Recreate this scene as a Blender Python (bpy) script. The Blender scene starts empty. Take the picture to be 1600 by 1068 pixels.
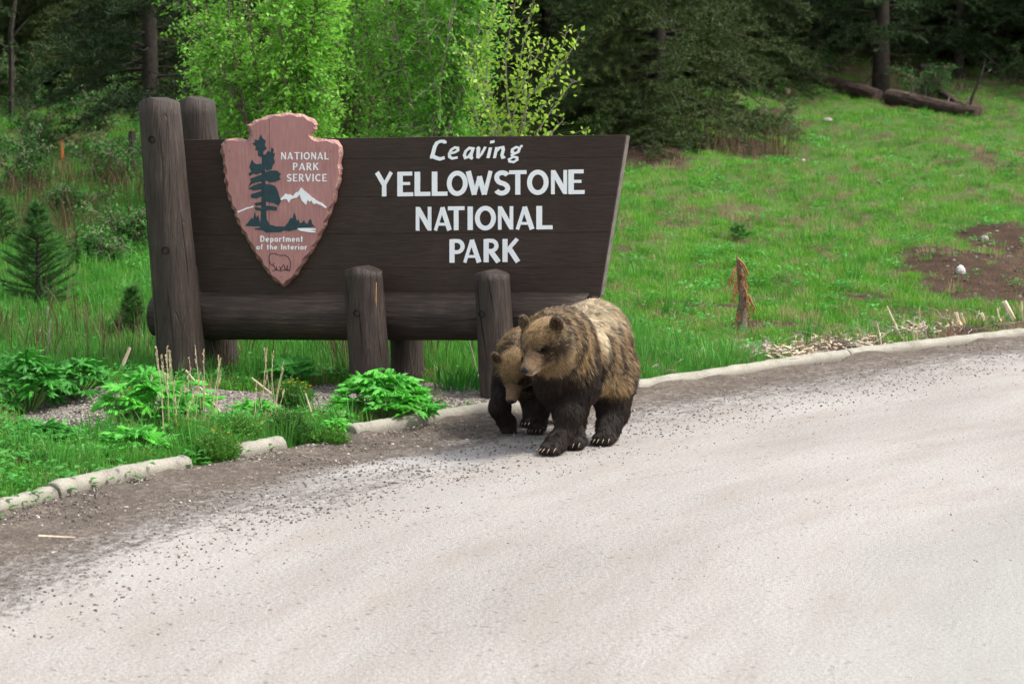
import bpy, math, random
import numpy as np
from mathutils import Vector, Matrix, noise

# ------------------------------------------------------------------ camera, world, sun, exposure
SC = bpy.context.scene
COL = SC.collection
W0, H0, F0 = 1600.0, 1068.0, 4050.0
CAM = Vector((0, 0, 2.4))
PITCH = math.atan((534 - 165) / F0)
cd = bpy.data.cameras.new('camera')
cam = bpy.data.objects.new('camera', cd); COL.objects.link(cam)
cam.location = CAM
cam.rotation_euler = (math.pi / 2 - PITCH, 0, 0)
cd.sensor_width = 36; cd.lens = F0 / W0 * 36
cd.clip_start = 0.5; cd.clip_end = 2000
cd.dof.use_dof = True; cd.dof.focus_distance = 18.8; cd.dof.aperture_fstop = 4.5
SC.camera = cam
SUN_EL, SUN_AZ = math.radians(54), math.radians(98)      # azimuth from +Y towards +X
wd = bpy.data.worlds.new("World"); SC.world = wd; wd.use_nodes = True
nt = wd.node_tree; nt.nodes.clear()
sky = nt.nodes.new('ShaderNodeTexSky'); sky.sky_type = 'NISHITA'; sky.sun_disc = False
sky.sun_elevation = SUN_EL; sky.sun_rotation = SUN_AZ; sky.dust_density = 3.0
hsv = nt.nodes.new('ShaderNodeHueSaturation'); hsv.inputs['Saturation'].default_value = 0.32   # thin cloud cover
bg = nt.nodes.new('ShaderNodeBackground'); bg.inputs['Strength'].default_value = 0.15
wo = nt.nodes.new('ShaderNodeOutputWorld')
nt.links.new(sky.outputs[0], hsv.inputs['Color']); nt.links.new(hsv.outputs[0], bg.inputs[0]); nt.links.new(bg.outputs[0], wo.inputs[0])
sl = bpy.data.lights.new('sun', 'SUN'); sl.energy = 1.8; sl.angle = math.radians(12); sl.color = (1.0, 0.965, 0.92)
sun = bpy.data.objects.new('sun', sl); COL.objects.link(sun)
sd = Vector((math.cos(SUN_EL) * math.sin(SUN_AZ), math.cos(SUN_EL) * math.cos(SUN_AZ), math.sin(SUN_EL)))
sun.rotation_euler = sd.to_track_quat('Z', 'Y').to_euler()
SC.view_settings.view_transform = 'Standard'; SC.view_settings.look = 'None'
SC.view_settings.gamma = 1; SC.view_settings.use_curve_mapping = False
SC.view_settings.exposure = 1.18
SC.render.engine = 'CYCLES'
SC.cycles.use_denoising = True
SC.cycles.max_bounces = 6; SC.cycles.diffuse_bounces = 3; SC.cycles.transmission_bounces = 4; SC.cycles.transparent_max_bounces = 6
SC.cycles.use_adaptive_sampling = True; SC.cycles.adaptive_threshold = 0.02

# ------------------------------------------------------------------ helpers
RNG = np.random.default_rng(7)
random.seed(7)
cp, sp = math.cos(PITCH), math.sin(PITCH)
def ray(px, py):
    x = (px - 800) / F0; y = (534 - py) / F0
    return Vector((x, cp + y * sp, -sp + y * cp))
def atY(px, py, Y):
    d = ray(px, py); return CAM + d * (Y / d.y)
def gnd(px, py, z=0.0):
    d = ray(px, py); return CAM + d * ((z - CAM.z) / d.z)

def nrm(a):
    return a / np.maximum(np.linalg.norm(a, axis=-1, keepdims=True), 1e-9)
def sstep(a, b, x):
    t = np.clip((x - a) / (b - a), 0, 1); return t * t * (3 - 2 * t)

class MB:
    def __init__(s): s.v = []; s.f = []; s.c = []
    def add(s, vs, fs, col=None):
        o = len(s.v); s.v += [tuple(v) for v in vs]; s.f += [tuple(i + o for i in f) for f in fs]
        if col is not None: s.c += [col] * len(vs)
    def box(s, x0, x1, y0, y1, z0, z1):
        s.add([(x0,y0,z0),(x1,y0,z0),(x1,y1,z0),(x0,y1,z0),(x0,y0,z1),(x1,y0,z1),(x1,y1,z1),(x0,y1,z1)],
              [(0,3,2,1),(4,5,6,7),(0,1,5,4),(1,2,6,5),(2,3,7,6),(3,0,4,7)])
    def tube(s, pts, rad, n=6, cap=True, jit=0.0, col=None):
        pts = [Vector(p) for p in pts]; m = len(pts)
        if not hasattr(rad, '__len__'): rad = [rad] * m
        vs = []; up = Vector((0.13, 0.31, 0.94))
        for i, p in enumerate(pts):
            d = (pts[min(i+1, m-1)] - pts[max(i-1, 0)])
            if d.length < 1e-9: d = Vector((0, 0, 1))
            d.normalize()
            a = d.cross(up)
            if a.length < .1: a = d.cross(Vector((1, 0, 0)))
            a.normalize(); b = d.cross(a)
            for k in range(n):
                t = 2 * math.pi * k / n; r = rad[i] * (1 + random.uniform(-jit, jit))
                vs.append(p + (a * math.cos(t) + b * math.sin(t)) * r)
        fs = [(i*n+k, i*n+(k+1)%n, (i+1)*n+(k+1)%n, (i+1)*n+k) for i in range(m-1) for k in range(n)]
        if cap: fs += [tuple(range(n-1, -1, -1)), tuple((m-1)*n+k for k in range(n))]
        s.add(vs, fs, col)
    def build(s, name, mat, parent=None, smooth=False, loc=None):
        return mesh_obj(name, s.v, s.f, mat, parent, smooth, s.c if len(s.c) == len(s.v) and s.c else None, loc)

def mesh_obj(name, v, f, mat, parent=None, smooth=False, cols=None, loc=None):
    me = bpy.data.meshes.new(name)
    if isinstance(v, np.ndarray) and isinstance(f, np.ndarray):
        nv, nf, k = len(v), len(f), f.shape[1]
        me.vertices.add(nv); me.vertices.foreach_set('co', v.astype(np.float32).ravel())
        me.loops.add(nf * k); me.loops.foreach_set('vertex_index', f.astype(np.int32).ravel())
        me.polygons.add(nf); me.polygons.foreach_set('loop_start', (np.arange(nf) * k).astype(np.int32))
        me.update(calc_edges=True); me.validate()
    else:
        me.from_pydata([tuple(p) for p in v], [], [tuple(map(int, q)) for q in f]); me.update()
    if smooth: me.shade_smooth()
    if cols is not None:
        ca = me.color_attributes.new('tint', 'FLOAT_COLOR', 'POINT')
        c = np.ones((len(me.vertices), 4), np.float32); c[:, :3] = np.asarray(cols, np.float32)[:, :3]
        ca.data.foreach_set('color', c.ravel())
    if mat: me.materials.append(mat)
    o = bpy.data.objects.new(name, me); COL.objects.link(o)
    if parent: o.parent = parent
    if loc is not None: o.location = loc
    return o
def tag(o, label=None, cat=None, group=None, kind=None):
    if label: o['label'] = label
    if cat: o['category'] = cat
    if group: o['group'] = group
    if kind: o['kind'] = kind
    return o
def empty(name, loc=(0, 0, 0), rz=0.0):
    o = bpy.data.objects.new(name, None); COL.objects.link(o); o.location = loc; o.rotation_euler = (0, 0, rz)
    o.empty_display_size = .1; return o
def dup(root, loc, rz, scale=1.0):
    r = root.copy(); COL.objects.link(r); r.location = loc; r.rotation_euler = (0, 0, rz); r.scale = (scale,) * 3
    for ch in list(root.children):
        c = ch.copy(); COL.objects.link(c); c.parent = r
    return r

# ------------------------------------------------------------------ materials
def newmat(name):
    m = bpy.data.materials.new(name); m.use_nodes = True
    n = m.node_tree.nodes; l = m.node_tree.links
    return m, n, l, n['Principled BSDF']
def N(n, t, **kw):
    x = n.new(t)
    for k, v in kw.items():
        if k.startswith('_'): setattr(x, k[1:], v)
        else: x.inputs[k.replace('_', ' ')].default_value = v
    return x
def ramp(n, stops):
    r = n.new('ShaderNodeValToRGB'); e = r.color_ramp.elements
    while len(e) < len(stops): e.new(.5)
    for i, (p, c) in enumerate(stops):
        e[i].position = p; e[i].color = (*c, 1) if len(c) == 3 else c
    return r
def texco(n, l, scale=(1, 1, 1), src='Object', rot=(0, 0, 0)):
    t = n.new('ShaderNodeTexCoord'); m = n.new('ShaderNodeMapping'); m.inputs['Scale'].default_value = scale; m.inputs['Rotation'].default_value = rot
    l.new(t.outputs[src], m.inputs['Vector']); return m.outputs[0]
def mix(n, l, fac, a, b, mode='MIX'):
    m = n.new('ShaderNodeMix'); m.data_type = 'RGBA'; m.blend_type = mode
    for s, val in ((m.inputs[0], fac), (m.inputs[6], a), (m.inputs[7], b)):
        if isinstance(val, (int, float)): s.default_value = val
        elif isinstance(val, tuple): s.default_value = (*val, 1)
        else: l.new(val, s)
    return m.outputs[2]
def mth(n, l, op, a, b=None, c=None, clamp=False):
    m = n.new('ShaderNodeMath'); m.operation = op; m.use_clamp = clamp
    for i, val in enumerate((a, b, c)):
        if val is None: continue
        if isinstance(val, (int, float)): m.inputs[i].default_value = val
        else: l.new(val, m.inputs[i])
    return m.outputs[0]
def noi(n, l, vec, scale, detail=4, rough=.6):
    x = n.new('ShaderNodeTexNoise'); x.inputs['Scale'].default_value = scale; x.inputs['Detail'].default_value = detail; x.inputs['Roughness'].default_value = rough
    if vec is not None: l.new(vec, x.inputs['Vector'])
    return x.outputs[0]
def bump(n, l, b, h, dist=.01, strength=1.0, nin=None):
    x = n.new('ShaderNodeBump'); x.inputs['Distance'].default_value = dist; x.inputs['Strength'].default_value = strength
    l.new(h, x.inputs['Height'])
    if nin is not None: l.new(nin, x.inputs['Normal'])
    if b is not None: l.new(x.outputs[0], b.inputs['Normal'])
    return x.outputs[0]
def plain(name, col, rough=.7, var=.25, scale=8, bmp=0.0):
    m, n, l, b = newmat(name); v = texco(n, l)
    f = noi(n, l, v, scale)
    c = ramp(n, [(.3, tuple(x * (1 - var) for x in col)), (.7, tuple(min(1, x * (1 + var)) for x in col))]); l.new(f, c.inputs[0])
    l.new(c.outputs[0], b.inputs['Base Color']); b.inputs['Roughness'].default_value = rough
    b.inputs['Specular IOR Level'].default_value = .3
    if bmp: bump(n, l, b, noi(n, l, v, scale * 5), bmp)
    return m
def leafmat(name, a, b_, trans=.35, rough=.5, tint=False, scale=3.0, spec=.3):
    """leaf: colour varies between a and b_ from clump to clump and from leaf to leaf; light passes through"""
    m, n, l, b = newmat(name)
    g = n.new('ShaderNodeNewGeometry'); oi = n.new('ShaderNodeObjectInfo')
    v = texco(n, l, (1, 1, 1), 'Generated') if False else g.outputs['Position']
    f = noi(n, l, v, scale, 3)
    r = mth(n, l, 'MULTIPLY_ADD', oi.outputs['Random'], .5, f)
    r = mth(n, l, 'MULTIPLY_ADD', g.outputs['Random Per Island'], .35, r)
    r = mth(n, l, 'SUBTRACT', r, .45, clamp=True)
    c = mix(n, l, r, a, b_)
    if tint:
        at = n.new('ShaderNodeAttribute'); at.attribute_name = 'tint'
        c = mix(n, l, 1.0, c, at.outputs['Color'], 'MULTIPLY')
    l.new(c, b.inputs['Base Color']); b.inputs['Roughness'].default_value = rough; b.inputs['Specular IOR Level'].default_value = spec
    tr = n.new('ShaderNodeBsdfTranslucent'); l.new(c, tr.inputs[0])
    mx = n.new('ShaderNodeMixShader'); mx.inputs[0].default_value = trans
    l.new(b.outputs[0], mx.inputs[1]); l.new(tr.outputs[0], mx.inputs[2]); l.new(mx.outputs[0], n['Material Output'].inputs[0])
    return m

# ------------------------------------------------------------------ kerb line, road and ground heights
KPX = [(-1000,1180),(-560,1000),(-200,872),(0,808),(85,783),(180,760),(295,738),(370,722),(440,708),(548,690),(640,672),(770,652),(880,633),
       (1000,615),(1150,592),(1300,568),(1450,549),(1600,531),(1800,508),(2100,477),(2500,443)]
KW = [gnd(x, y)[:2] for x, y in KPX]
def catmull(P, m=8):
    P = [np.array(p) for p in P]; out = []; tag_ = []
    for i in range(len(P) - 1):
        p0 = P[max(i-1, 0)]; p1 = P[i]; p2 = P[i+1]; p3 = P[min(i+2, len(P)-1)]
        for k in range(m):
            t = k / m
            out.append(.5 * ((2*p1) + (-p0+p2)*t + (2*p0-5*p1+4*p2-p3)*t*t + (-p0+3*p1-3*p2+p3)*t**3)); tag_.append(i + t)
    out.append(P[-1]); tag_.append(len(P) - 1); return np.array(out), np.array(tag_)
K, KT = catmull(KW, 6)
for _ in range(6): K[1:-1] = (K[:-2] + 2 * K[1:-1] + K[2:]) / 4
KL = np.concatenate([[0], np.cumsum(np.linalg.norm(np.diff(K, axis=0), axis=1))])
def kerbdist(x, y):
    """signed distance to the kerb line (positive on the road) and length along it"""
    x = np.asarray(x, float); y = np.asarray(y, float); sh = x.shape; x = x.ravel(); y = y.ravel()
    best = np.full(x.shape, 1e9); sg = np.zeros(x.shape); al = np.zeros(x.shape)
    for i in range(len(K) - 1):
        a, b = K[i], K[i+1]; d = b - a; L2 = d @ d
        t0 = ((x-a[0])*d[0] + (y-a[1])*d[1]) / L2
        t = np.clip(t0, -1e9 if i == 0 else 0, 1e9 if i == len(K)-2 else 1)
        dx = x - a[0] - t*d[0]; dy = y - a[1] - t*d[1]; q = dx*dx + dy*dy
        m = q < best; best[m] = q[m]; cr = d[0]*dy - d[1]*dx
        sg[m] = np.where(cr[m] < 0, 1, -1); al[m] = KL[i] + t[m]*math.sqrt(L2)
    return (np.sqrt(best) * sg).reshape(sh), al.reshape(sh)
def height(x, y, kd=None):
    x = np.asarray(x, float); y = np.asarray(y, float)
    if kd is None: kd, _ = kerbdist(x, y)
    t = y - (25.5 + .30 * x)
    hill = .105 * (np.logaddexp(0, t / 1.5) * 1.5) + .075 * np.logaddexp(0, (t - 22) / 3) * 3
    und = .05*np.sin(x*.9+1.3)*np.sin(y*.6+.4) + .03*np.sin(x*2.1+y*1.3) + .02*np.sin(x*3.7-y*2.9)
    m = sstep(0.02, .35, -kd)
    far = sstep(.5, 4, -kd)
    mound = .22*np.exp(-(((x-5.15)/.9)**2 + ((y-30.6)/1.3)**2)) + .16*np.exp(-(((x+2.9)/.7)**2 + ((y-20.2)/.7)**2))
    return -.012 + m * (.075 + hill + und * far * np.clip(1 + t*.06, .5, 2) + mound)
def hz(x, y): return float(height(np.array([x]), np.array([y]))[0])
def gpt(px, py, lift=0.0):
    """where the pixel's ray meets the ground surface"""
    d = ray(px, py); ys = np.concatenate([np.arange(12, 60, .05), np.arange(60, 140, .5)]); k = ys / d.y
    xs = CAM.x + d.x*k; zs = CAM.z + d.z*k; h = height(xs, ys)
    i = int(np.argmax(zs < h + lift)) if (zs < h + lift).any() else len(ys) - 1
    return Vector((float(xs[i]), float(ys[i]), float(h[i])))
# ------------------------------------------------------------------ masks
def vnoise(x, y, s, seed=0.0):
    return np.array([noise.noise((float(a)*s + seed, float(b)*s, seed*1.7)) for a, b in zip(x.ravel(), y.ravel())]).reshape(x.shape)
def blob(x, y, c, rx, ry, rot=0.0):
    dx = x - c[0]; dy = y - c[1]; cr, sr = math.cos(rot), math.sin(rot)
    u = dx*cr + dy*sr; v = -dx*sr + dy*cr
    return 1 - np.sqrt((u/rx)**2 + (v/ry)**2)
GRAV = [(gpt(120,650), .55, 1.3), (gpt(440,625), 1.5, .8), (gpt(330,640), .9, .8), (gpt(560,615), 1.3, .7), (gpt(690,625), .9, .75), (gpt(790,625), .8, .9)]
SOIL = [(gpt(1505,425), .9, 2.2), (gpt(1580,440), .7, 2.0), (gpt(1350,466), .45, .35), (gpt(1450,490), .6, .4), (gpt(1580,395), .8, 2.0),
        (gpt(1330,550), 1.1, .5), (gpt(1240,558), .8, .5), (gpt(1500,525), 2.0, .45), (gpt(1040,590), .5, .5), (gpt(1150,240), .9, 2), (gpt(1020,235), .8, 2),
        (gpt(240,690), .3, .3), (gpt(480,700), .6, .5), (gpt(60,110), .9, 2), (gpt(1210,195), .6, 1.6), (gpt(1100,480), .8, .3), (gpt(1220,510), .7, .3)]
def masks(x, y):
    n1 = vnoise(x, y, 1.6, 3.1); n2 = vnoise(x, y, 4.5, 7.7); n3 = vnoise(x, y*.6, .55, 1.2); n4 = vnoise(x, y, 2.4, 9.3)
    g = np.full(x.shape, -9.0)
    for c, rx, ry in GRAV: g = np.maximum(g, blob(x, y, c, rx, ry))
    s = np.full(x.shape, -9.0)
    for c, rx, ry in SOIL: s = np.maximum(s, blob(x, y, c, rx, ry))
    gravel = sstep(-.05, .25, g + .35*n1 + .2*n2)
    soil = sstep(0, .3, s + .4*n1 + .3*n2)
    thin = sstep(.02, .34, n3*.5 + n4*.8 + .45*n2)       # worn, thin-grassed spots of the meadow
    shade = sstep(40, 48, y - .2*x)*sstep(1.0, -3.0, x) + sstep(48, 53, y - .3*(x-7))*sstep(4, 6, x)  # the wood's shade, put into the ground as browner colour and thinner grass
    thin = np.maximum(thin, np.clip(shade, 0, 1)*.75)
    return gravel, soil, thin

# ------------------------------------------------------------------ ground
def axis(a, b, step, lo, hi):
    c = list(np.arange(a, b, step)); s = step; p = a
    left = []
    while p > lo: s *= 1.35; p -= s; left.append(p)
    s = step; p = c[-1]; right = []
    while p < hi: s *= 1.35; p += s; right.append(p)
    return np.array(left[::-1] + c + right)
gx = axis(-9, 13, .13, -260, 260); gy = axis(12, 60, .16, -120, 420)
X, Y = np.meshgrid(gx, gy)
kd_, _ = kerbdist(X, Y)
Z = height(X, Y, kd_)
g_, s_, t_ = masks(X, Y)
nearer = np.exp(-((Y-30)/40)**2)
Z = Z + (s_*.03*vnoise(X, Y, 6, 4) + g_*.02*vnoise(X, Y, 9, 4)) * (kd_ < -.3)
nx_, ny_ = len(gx), len(gy)
idx = np.arange(nx_*ny_).reshape(ny_, nx_)
qf = np.stack([idx[:-1,:-1], idx[:-1,1:], idx[1:,1:], idx[1:,:-1]], -1).reshape(-1, 4)
m, n, l, b = newmat('meadow_soil_and_gravel')
at = N(n, 'ShaderNodeAttribute', _attribute_name='tint'); sx = n.new('ShaderNodeSeparateColor'); l.new(at.outputs['Color'], sx.inputs[0])
v = texco(n, l)
n_f = noi(n, l, v, 30, 5); n_m = noi(n, l, v, 4, 5); n_s = noi(n, l, v, 90, 3)
grassc = ramp(n, [(.3, (.04,.11,.02)), (.5, (.075,.15,.03)), (.72, (.16,.14,.065))]); l.new(mth(n, l, 'ADD', mth(n, l, 'MULTIPLY', n_f, .5), mth(n, l, 'MULTIPLY', n_m, .5)), grassc.inputs[0])
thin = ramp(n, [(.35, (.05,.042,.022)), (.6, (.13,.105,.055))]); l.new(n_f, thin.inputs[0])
soilc = ramp(n, [(.3, (.022,.014,.009)), (.52, (.068,.042,.027)), (.7, (.16,.095,.055))]); l.new(mth(n, l, 'ADD', mth(n, l, 'MULTIPLY', n_f, .6), mth(n, l, 'MULTIPLY', n_m, .4)), soilc.inputs[0])
vor = n.new('ShaderNodeTexVoronoi'); vor.inputs['Scale'].default_value = 55; l.new(v, vor.inputs['Vector'])
gsep = n.new('ShaderNodeSeparateColor'); l.new(vor.outputs['Color'], gsep.inputs[0])
gravc = ramp(n, [(0, (.09,.075,.06)), (.5, (.20,.175,.15)), (1, (.42,.38,.33))]); l.new(gsep.outputs[0], gravc.inputs[0])
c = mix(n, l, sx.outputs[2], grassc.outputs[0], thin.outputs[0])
c = mix(n, l, sx.outputs[1], c, soilc.outputs[0]); c = mix(n, l, sx.outputs[0], c, gravc.outputs[0])
l.new(c, b.inputs['Base Color']); b.inputs['Roughness'].default_value = .95; b.inputs['Specular IOR Level'].default_value = .15
bh = mth(n, l, 'ADD', mth(n, l, 'MULTIPLY', n_f, .6), mth(n, l, 'MULTIPLY', vor.outputs['Distance'], .5))
bump(n, l, b, bh, .05, .9)
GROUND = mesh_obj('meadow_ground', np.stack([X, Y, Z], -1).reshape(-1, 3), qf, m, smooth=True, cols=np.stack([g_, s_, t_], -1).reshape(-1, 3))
tag(GROUND, 'grassy roadside ground rising from the kerb into a wooded hillside', 'ground', kind='structure')

# ------------------------------------------------------------------ road
rx_ = np.concatenate([np.arange(-60, -6, 2.0), np.arange(-6, 9, .12), np.arange(9, 90, 2.0)]); ry_ = np.concatenate([np.arange(-60, 8, 2.0), np.arange(8, 34, .12), np.arange(34, 140, 2.0)])
X, Y = np.meshgrid(rx_, ry_); kd_, _ = kerbdist(X, Y); al_ = X*.64 + Y*.768
idx = np.arange(X.size).reshape(X.shape)
qf = np.stack([idx[:-1,:-1], idx[:-1,1:], idx[1:,1:], idx[1:,:-1]], -1).reshape(-1, 4)
kf = kd_.ravel()[qf]; big = np.abs(X.ravel()[qf][:, 1] - X.ravel()[qf][:, 0]) > 1
qf = qf[(kf.min(1) > -.14) & (~big | (kf.min(1) > 0.0))]
wash = .045*np.exp(-(kd_/.35)**2)*(kd_ > -.2)*(1+1.4*vnoise(X, Y, 2.2, 2)+.6*vnoise(X, Y, 8, 2)) + .006*vnoise(X, Y, 3, 5)*np.exp(-(kd_/1.3)**2)
vz = np.stack([X, Y, .004 + np.clip(wash, 0, .1)], -1).reshape(-1, 3)
used, inv = np.unique(qf.ravel(), return_inverse=True)
m, n, l, b = newmat('dusty_pale_road_with_dirt_along_the_kerb')
uv = n.new('ShaderNodeUVMap'); uv.uv_map = 'road'
su = n.new('ShaderNodeSeparateXYZ'); l.new(uv.outputs[0], su.inputs[0]); AL, KD = su.outputs[0], su.outputs[1]
def mp(s):
    x = n.new('ShaderNodeMapping'); x.inputs['Scale'].default_value = s; l.new(uv.outputs[0], x.inputs['Vector']); return x.outputs[0]
grain = mth(n, l, 'ADD', mth(n, l, 'MULTIPLY', noi(n, l, mp((1, 1, 1)), 42, 3, .8), .5), mth(n, l, 'MULTIPLY', noi(n, l, mp((1, 1, 1)), 130, 2, .8), .5))
speck = n.new('ShaderNodeTexVoronoi'); speck.inputs['Scale'].default_value = 45; l.new(mp((1, 1, 1)), speck.inputs['Vector'])
spc = n.new('ShaderNodeSeparateColor'); l.new(speck.outputs['Color'], spc.inputs[0])
wide = noi(n, l, mp((.22, .9, 1)), 1.1, 5); wide2 = noi(n, l, mp((.35, 1.6, 1)), 2.0, 5); med = noi(n, l, mp((1, 1.4, 1)), 3.2, 6, .7)
base = ramp(n, [(.38, (.165,.150,.134)), (.5, (.318,.294,.270)), (.62, (.47,.44,.408))]); l.new(mth(n, l, 'ADD', mth(n, l, 'MULTIPLY', grain, .82), mth(n, l, 'MULTIPLY', wide, .18)), base.inputs[0])
tanm = ramp(n, [(.46, (0,0,0)), (.72, (1,1,1))]); l.new(wide2, tanm.inputs[0])
c = mix(n, l, mth(n, l, 'MULTIPLY', tanm.outputs[0], .38), base.outputs[0], (.25,.205,.165))
# worn wheel band, greyer further out on the carriageway
far_ = n.new('ShaderNodeMapRange'); far_.inputs[1].default_value = 4.5; far_.inputs[2].default_value = 7.5; l.new(KD, far_.inputs[0])
c = mix(n, l, mth(n, l, 'MULTIPLY', far_.outputs[0], .75), c, (.30,.31,.29))
# dirt washed along the kerb
fine_ = noi(n, l, mp((1, 1.3, 1)), 14, 5, .7)
edge = mth(n, l, 'MULTIPLY_ADD', med, 1.3, KD); edge = mth(n, l, 'MULTIPLY_ADD', wide, 1.2, edge); edge = mth(n, l, 'MULTIPLY_ADD', fine_, 2.6, edge)
AL_l = n.new('ShaderNodeMapRange'); AL_l.inputs[1].default_value = 13.2; AL_l.inputs[2].default_value = 16.2; AL_l.inputs[3].default_value = 0.0; AL_l.inputs[4].default_value = .30; l.new(AL, AL_l.inputs[0])
edge = mth(n, l, 'ADD', edge, AL_l.outputs[0])
dm = n.new('ShaderNodeMapRange'); dm.interpolation_type = 'SMOOTHSTEP'; dm.inputs[1].default_value = 3.2; dm.inputs[2].default_value = 4.0; dm.inputs[3].default_value = 1; dm.inputs[4].default_value = 0; l.new(edge, dm.inputs[0])
dirt = ramp(n, [(.38, (.018,.013,.010)), (.5, (.094,.070,.051)), (.60, (.22,.178,.14))]); l.new(mth(n, l, 'ADD', mth(n, l, 'MULTIPLY', grain, .45), mth(n, l, 'ADD', mth(n, l, 'MULTIPLY', med, .25), mth(n, l, 'MULTIPLY', fine_, .30))), dirt.inputs[0])
dfac = mth(n, l, 'MULTIPLY', dm.outputs[0], .9)
c = mix(n, l, dfac, c, dirt.outputs[0])
# dried, washed-out sediment streak through the dirt
st = mth(n, l, 'ABSOLUTE', mth(n, l, 'SUBTRACT', mth(n, l, 'MULTIPLY_ADD', wide2, 1.0, KD), 1.55))
sm = n.new('ShaderNodeMapRange'); sm.interpolation_type = 'SMOOTHSTEP'; sm.inputs[1].default_value = .05; sm.inputs[2].default_value = .42; sm.inputs[3].default_value = 1; sm.inputs[4].default_value = 0; l.new(st, sm.inputs[0])
sa = -.9*.64 + 17.6*.768
ga = mth(n, l, 'DIVIDE', mth(n, l, 'SUBTRACT', AL, sa), 1.3); ga = mth(n, l, 'EXPONENT', mth(n, l, 'MULTIPLY', mth(n, l, 'MULTIPLY', ga, ga), -1.0))
sf = mth(n, l, 'MULTIPLY', mth(n, l, 'MULTIPLY', sm.outputs[0], ga), 1.25, clamp=True)
c = mix(n, l, sf, c, (.40,.378,.355))
# dark grit specks
sk = ramp(n, [(.012, (1,1,1)), (.018, (0,0,0))]); l.new(spc.outputs[1], sk.inputs[0])
near_edge = n.new('ShaderNodeMapRange'); near_edge.inputs[1].default_value = 1.0; near_edge.inputs[2].default_value = 6; near_edge.inputs[3].default_value = .85; near_edge.inputs[4].default_value = .25; l.new(KD, near_edge.inputs[0])
c = mix(n, l, mth(n, l, 'MULTIPLY', sk.outputs[0], near_edge.outputs[0]), c, (.10,.085,.075))
l.new(c, b.inputs['Base Color']); b.inputs['Roughness'].default_value = .9; b.inputs['Specular IOR Level'].default_value = .25
bump(n, l, b, mth(n, l, 'ADD', grain, mth(n, l, 'MULTIPLY', mth(n, l, 'MULTIPLY', fine_, dm.outputs[0]), 3.0)), .016, .9)
ROAD = mesh_obj('road', vz[used], inv.reshape(-1, 4), m, smooth=True)
uvl = ROAD.data.uv_layers.new(name='road'); li = np.zeros(len(ROAD.data.loops), np.int32); ROAD.data.loops.foreach_get('vertex_index', li)
uvd = np.stack([al_.ravel()[used], kd_.ravel()[used]], -1)[li]; uvl.data.foreach_set('uv', uvd.astype(np.float32).ravel())
tag(ROAD, 'pale dusty road surface with dark dirt along its kerb', 'road', kind='structure')

# ------------------------------------------------------------------ kerb, in cast lengths with gaps between them
m, n, l, b = newmat('weathered_concrete_kerb'); v = texco(n, l)
nf_, nm_ = noi(n, l, v, 60, 4), noi(n, l, v, 5, 5)
cr = ramp(n, [(.28, (.12,.105,.082)), (.5, (.27,.25,.20)), (.75, (.36,.34,.28))]); l.new(mth(n, l, 'ADD', mth(n, l, 'MULTIPLY', nf_, .45), mth(n, l, 'MULTIPLY', nm_, .55)), cr.inputs[0])
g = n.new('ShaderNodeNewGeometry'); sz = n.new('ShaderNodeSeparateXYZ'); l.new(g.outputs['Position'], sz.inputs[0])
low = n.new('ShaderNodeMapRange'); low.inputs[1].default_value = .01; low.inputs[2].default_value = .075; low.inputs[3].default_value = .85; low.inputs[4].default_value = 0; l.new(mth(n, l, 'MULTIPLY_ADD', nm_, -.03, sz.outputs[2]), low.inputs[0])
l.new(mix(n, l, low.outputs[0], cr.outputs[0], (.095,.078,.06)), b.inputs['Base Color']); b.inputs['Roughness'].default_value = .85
bump(n, l, b, mth(n, l, 'ADD', nf_, nm_), .012, .7); MKERB = m
PROF = [(.075,-.05),(.075,.06),(.062,.105),(.035,.13),(0,.137),(-.03,.132),(-.055,.112),(-.066,.06),(-.066,-.05)]
def kerb_at(t):
    i = min(max(int(np.searchsorted(KT, t) - 1), 0), len(K)-2); f = (t - KT[i]) / (KT[i+1]-KT[i])
    p = K[i]*(1-f) + K[i+1]*f; d = K[i+1]-K[i]; d = d/np.linalg.norm(d); return p, d
def px_t(px):
    for i in range(len(KPX)-1):
        if KPX[i][0] <= px <= KPX[i+1][0]: return i + (px-KPX[i][0])/(KPX[i+1][0]-KPX[i][0])
def kerb_piece(p0, p1, label, round0=False, round1=False, sc=1.0, drop=0.0):
    t0, t1 = px_t(p0), px_t(p1); m_ = max(8, int((t1-t0)*26)); B = MB(); rings = []
    ts = list(np.linspace(t0, t1, m_)); sh = [1.0]*m_
    eps = .02
    L = [ (t0 - .0, .96, 0)]
    for j, t in enumerate(ts):
        s = 1.0
        rings.append((t, s))
    e = (t1 - t0) / m_
    def endr(t, sgn, rnd):
        if rnd: return [(t + sgn*.02, .94), (t + sgn*.04, .8), (t + sgn*.055, .5)]
        return [(t + sgn*.004, .93)]
    rings = endr(t0, -1, round0)[::-1] + rings + endr(t1, 1, round1)
    for t, s in rings:
        p, d = kerb_at(t); nr = np.array([d[1], -d[0]])
        w = 1 + .05*noise.noise((t*3, 1, 5)); hh = 1 + .07*noise.noise((t*4, 9, 5))
        for (u, z) in PROF:
            q = p + nr*(u*sc*w*s*.92 - .02); jz = .007*noise.noise((q[0]*9, q[1]*9, z*20)) + .004*noise.noise((q[0]*31, q[1]*31, z*40))
            B.v.append((q[0], q[1], (z*hh*sc*.88*(s if z > 0 else 1)) + jz - drop))
    k = len(PROF); R = len(rings)
    B.f = [(i*k+j, (i+1)*k+j, (i+1)*k+j+1, i*k+j+1) for i in range(R-1) for j in range(k-1)] + [tuple(range(k)), tuple((R-1)*k+j for j in range(k-1, -1, -1))]
    o = B.build('kerb', MKERB, smooth=False); tag(o, label, 'kerb', kind='structure')
    for p in o.data.polygons: p.use_smooth = len(p.vertices) == 4
    return o
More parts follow.
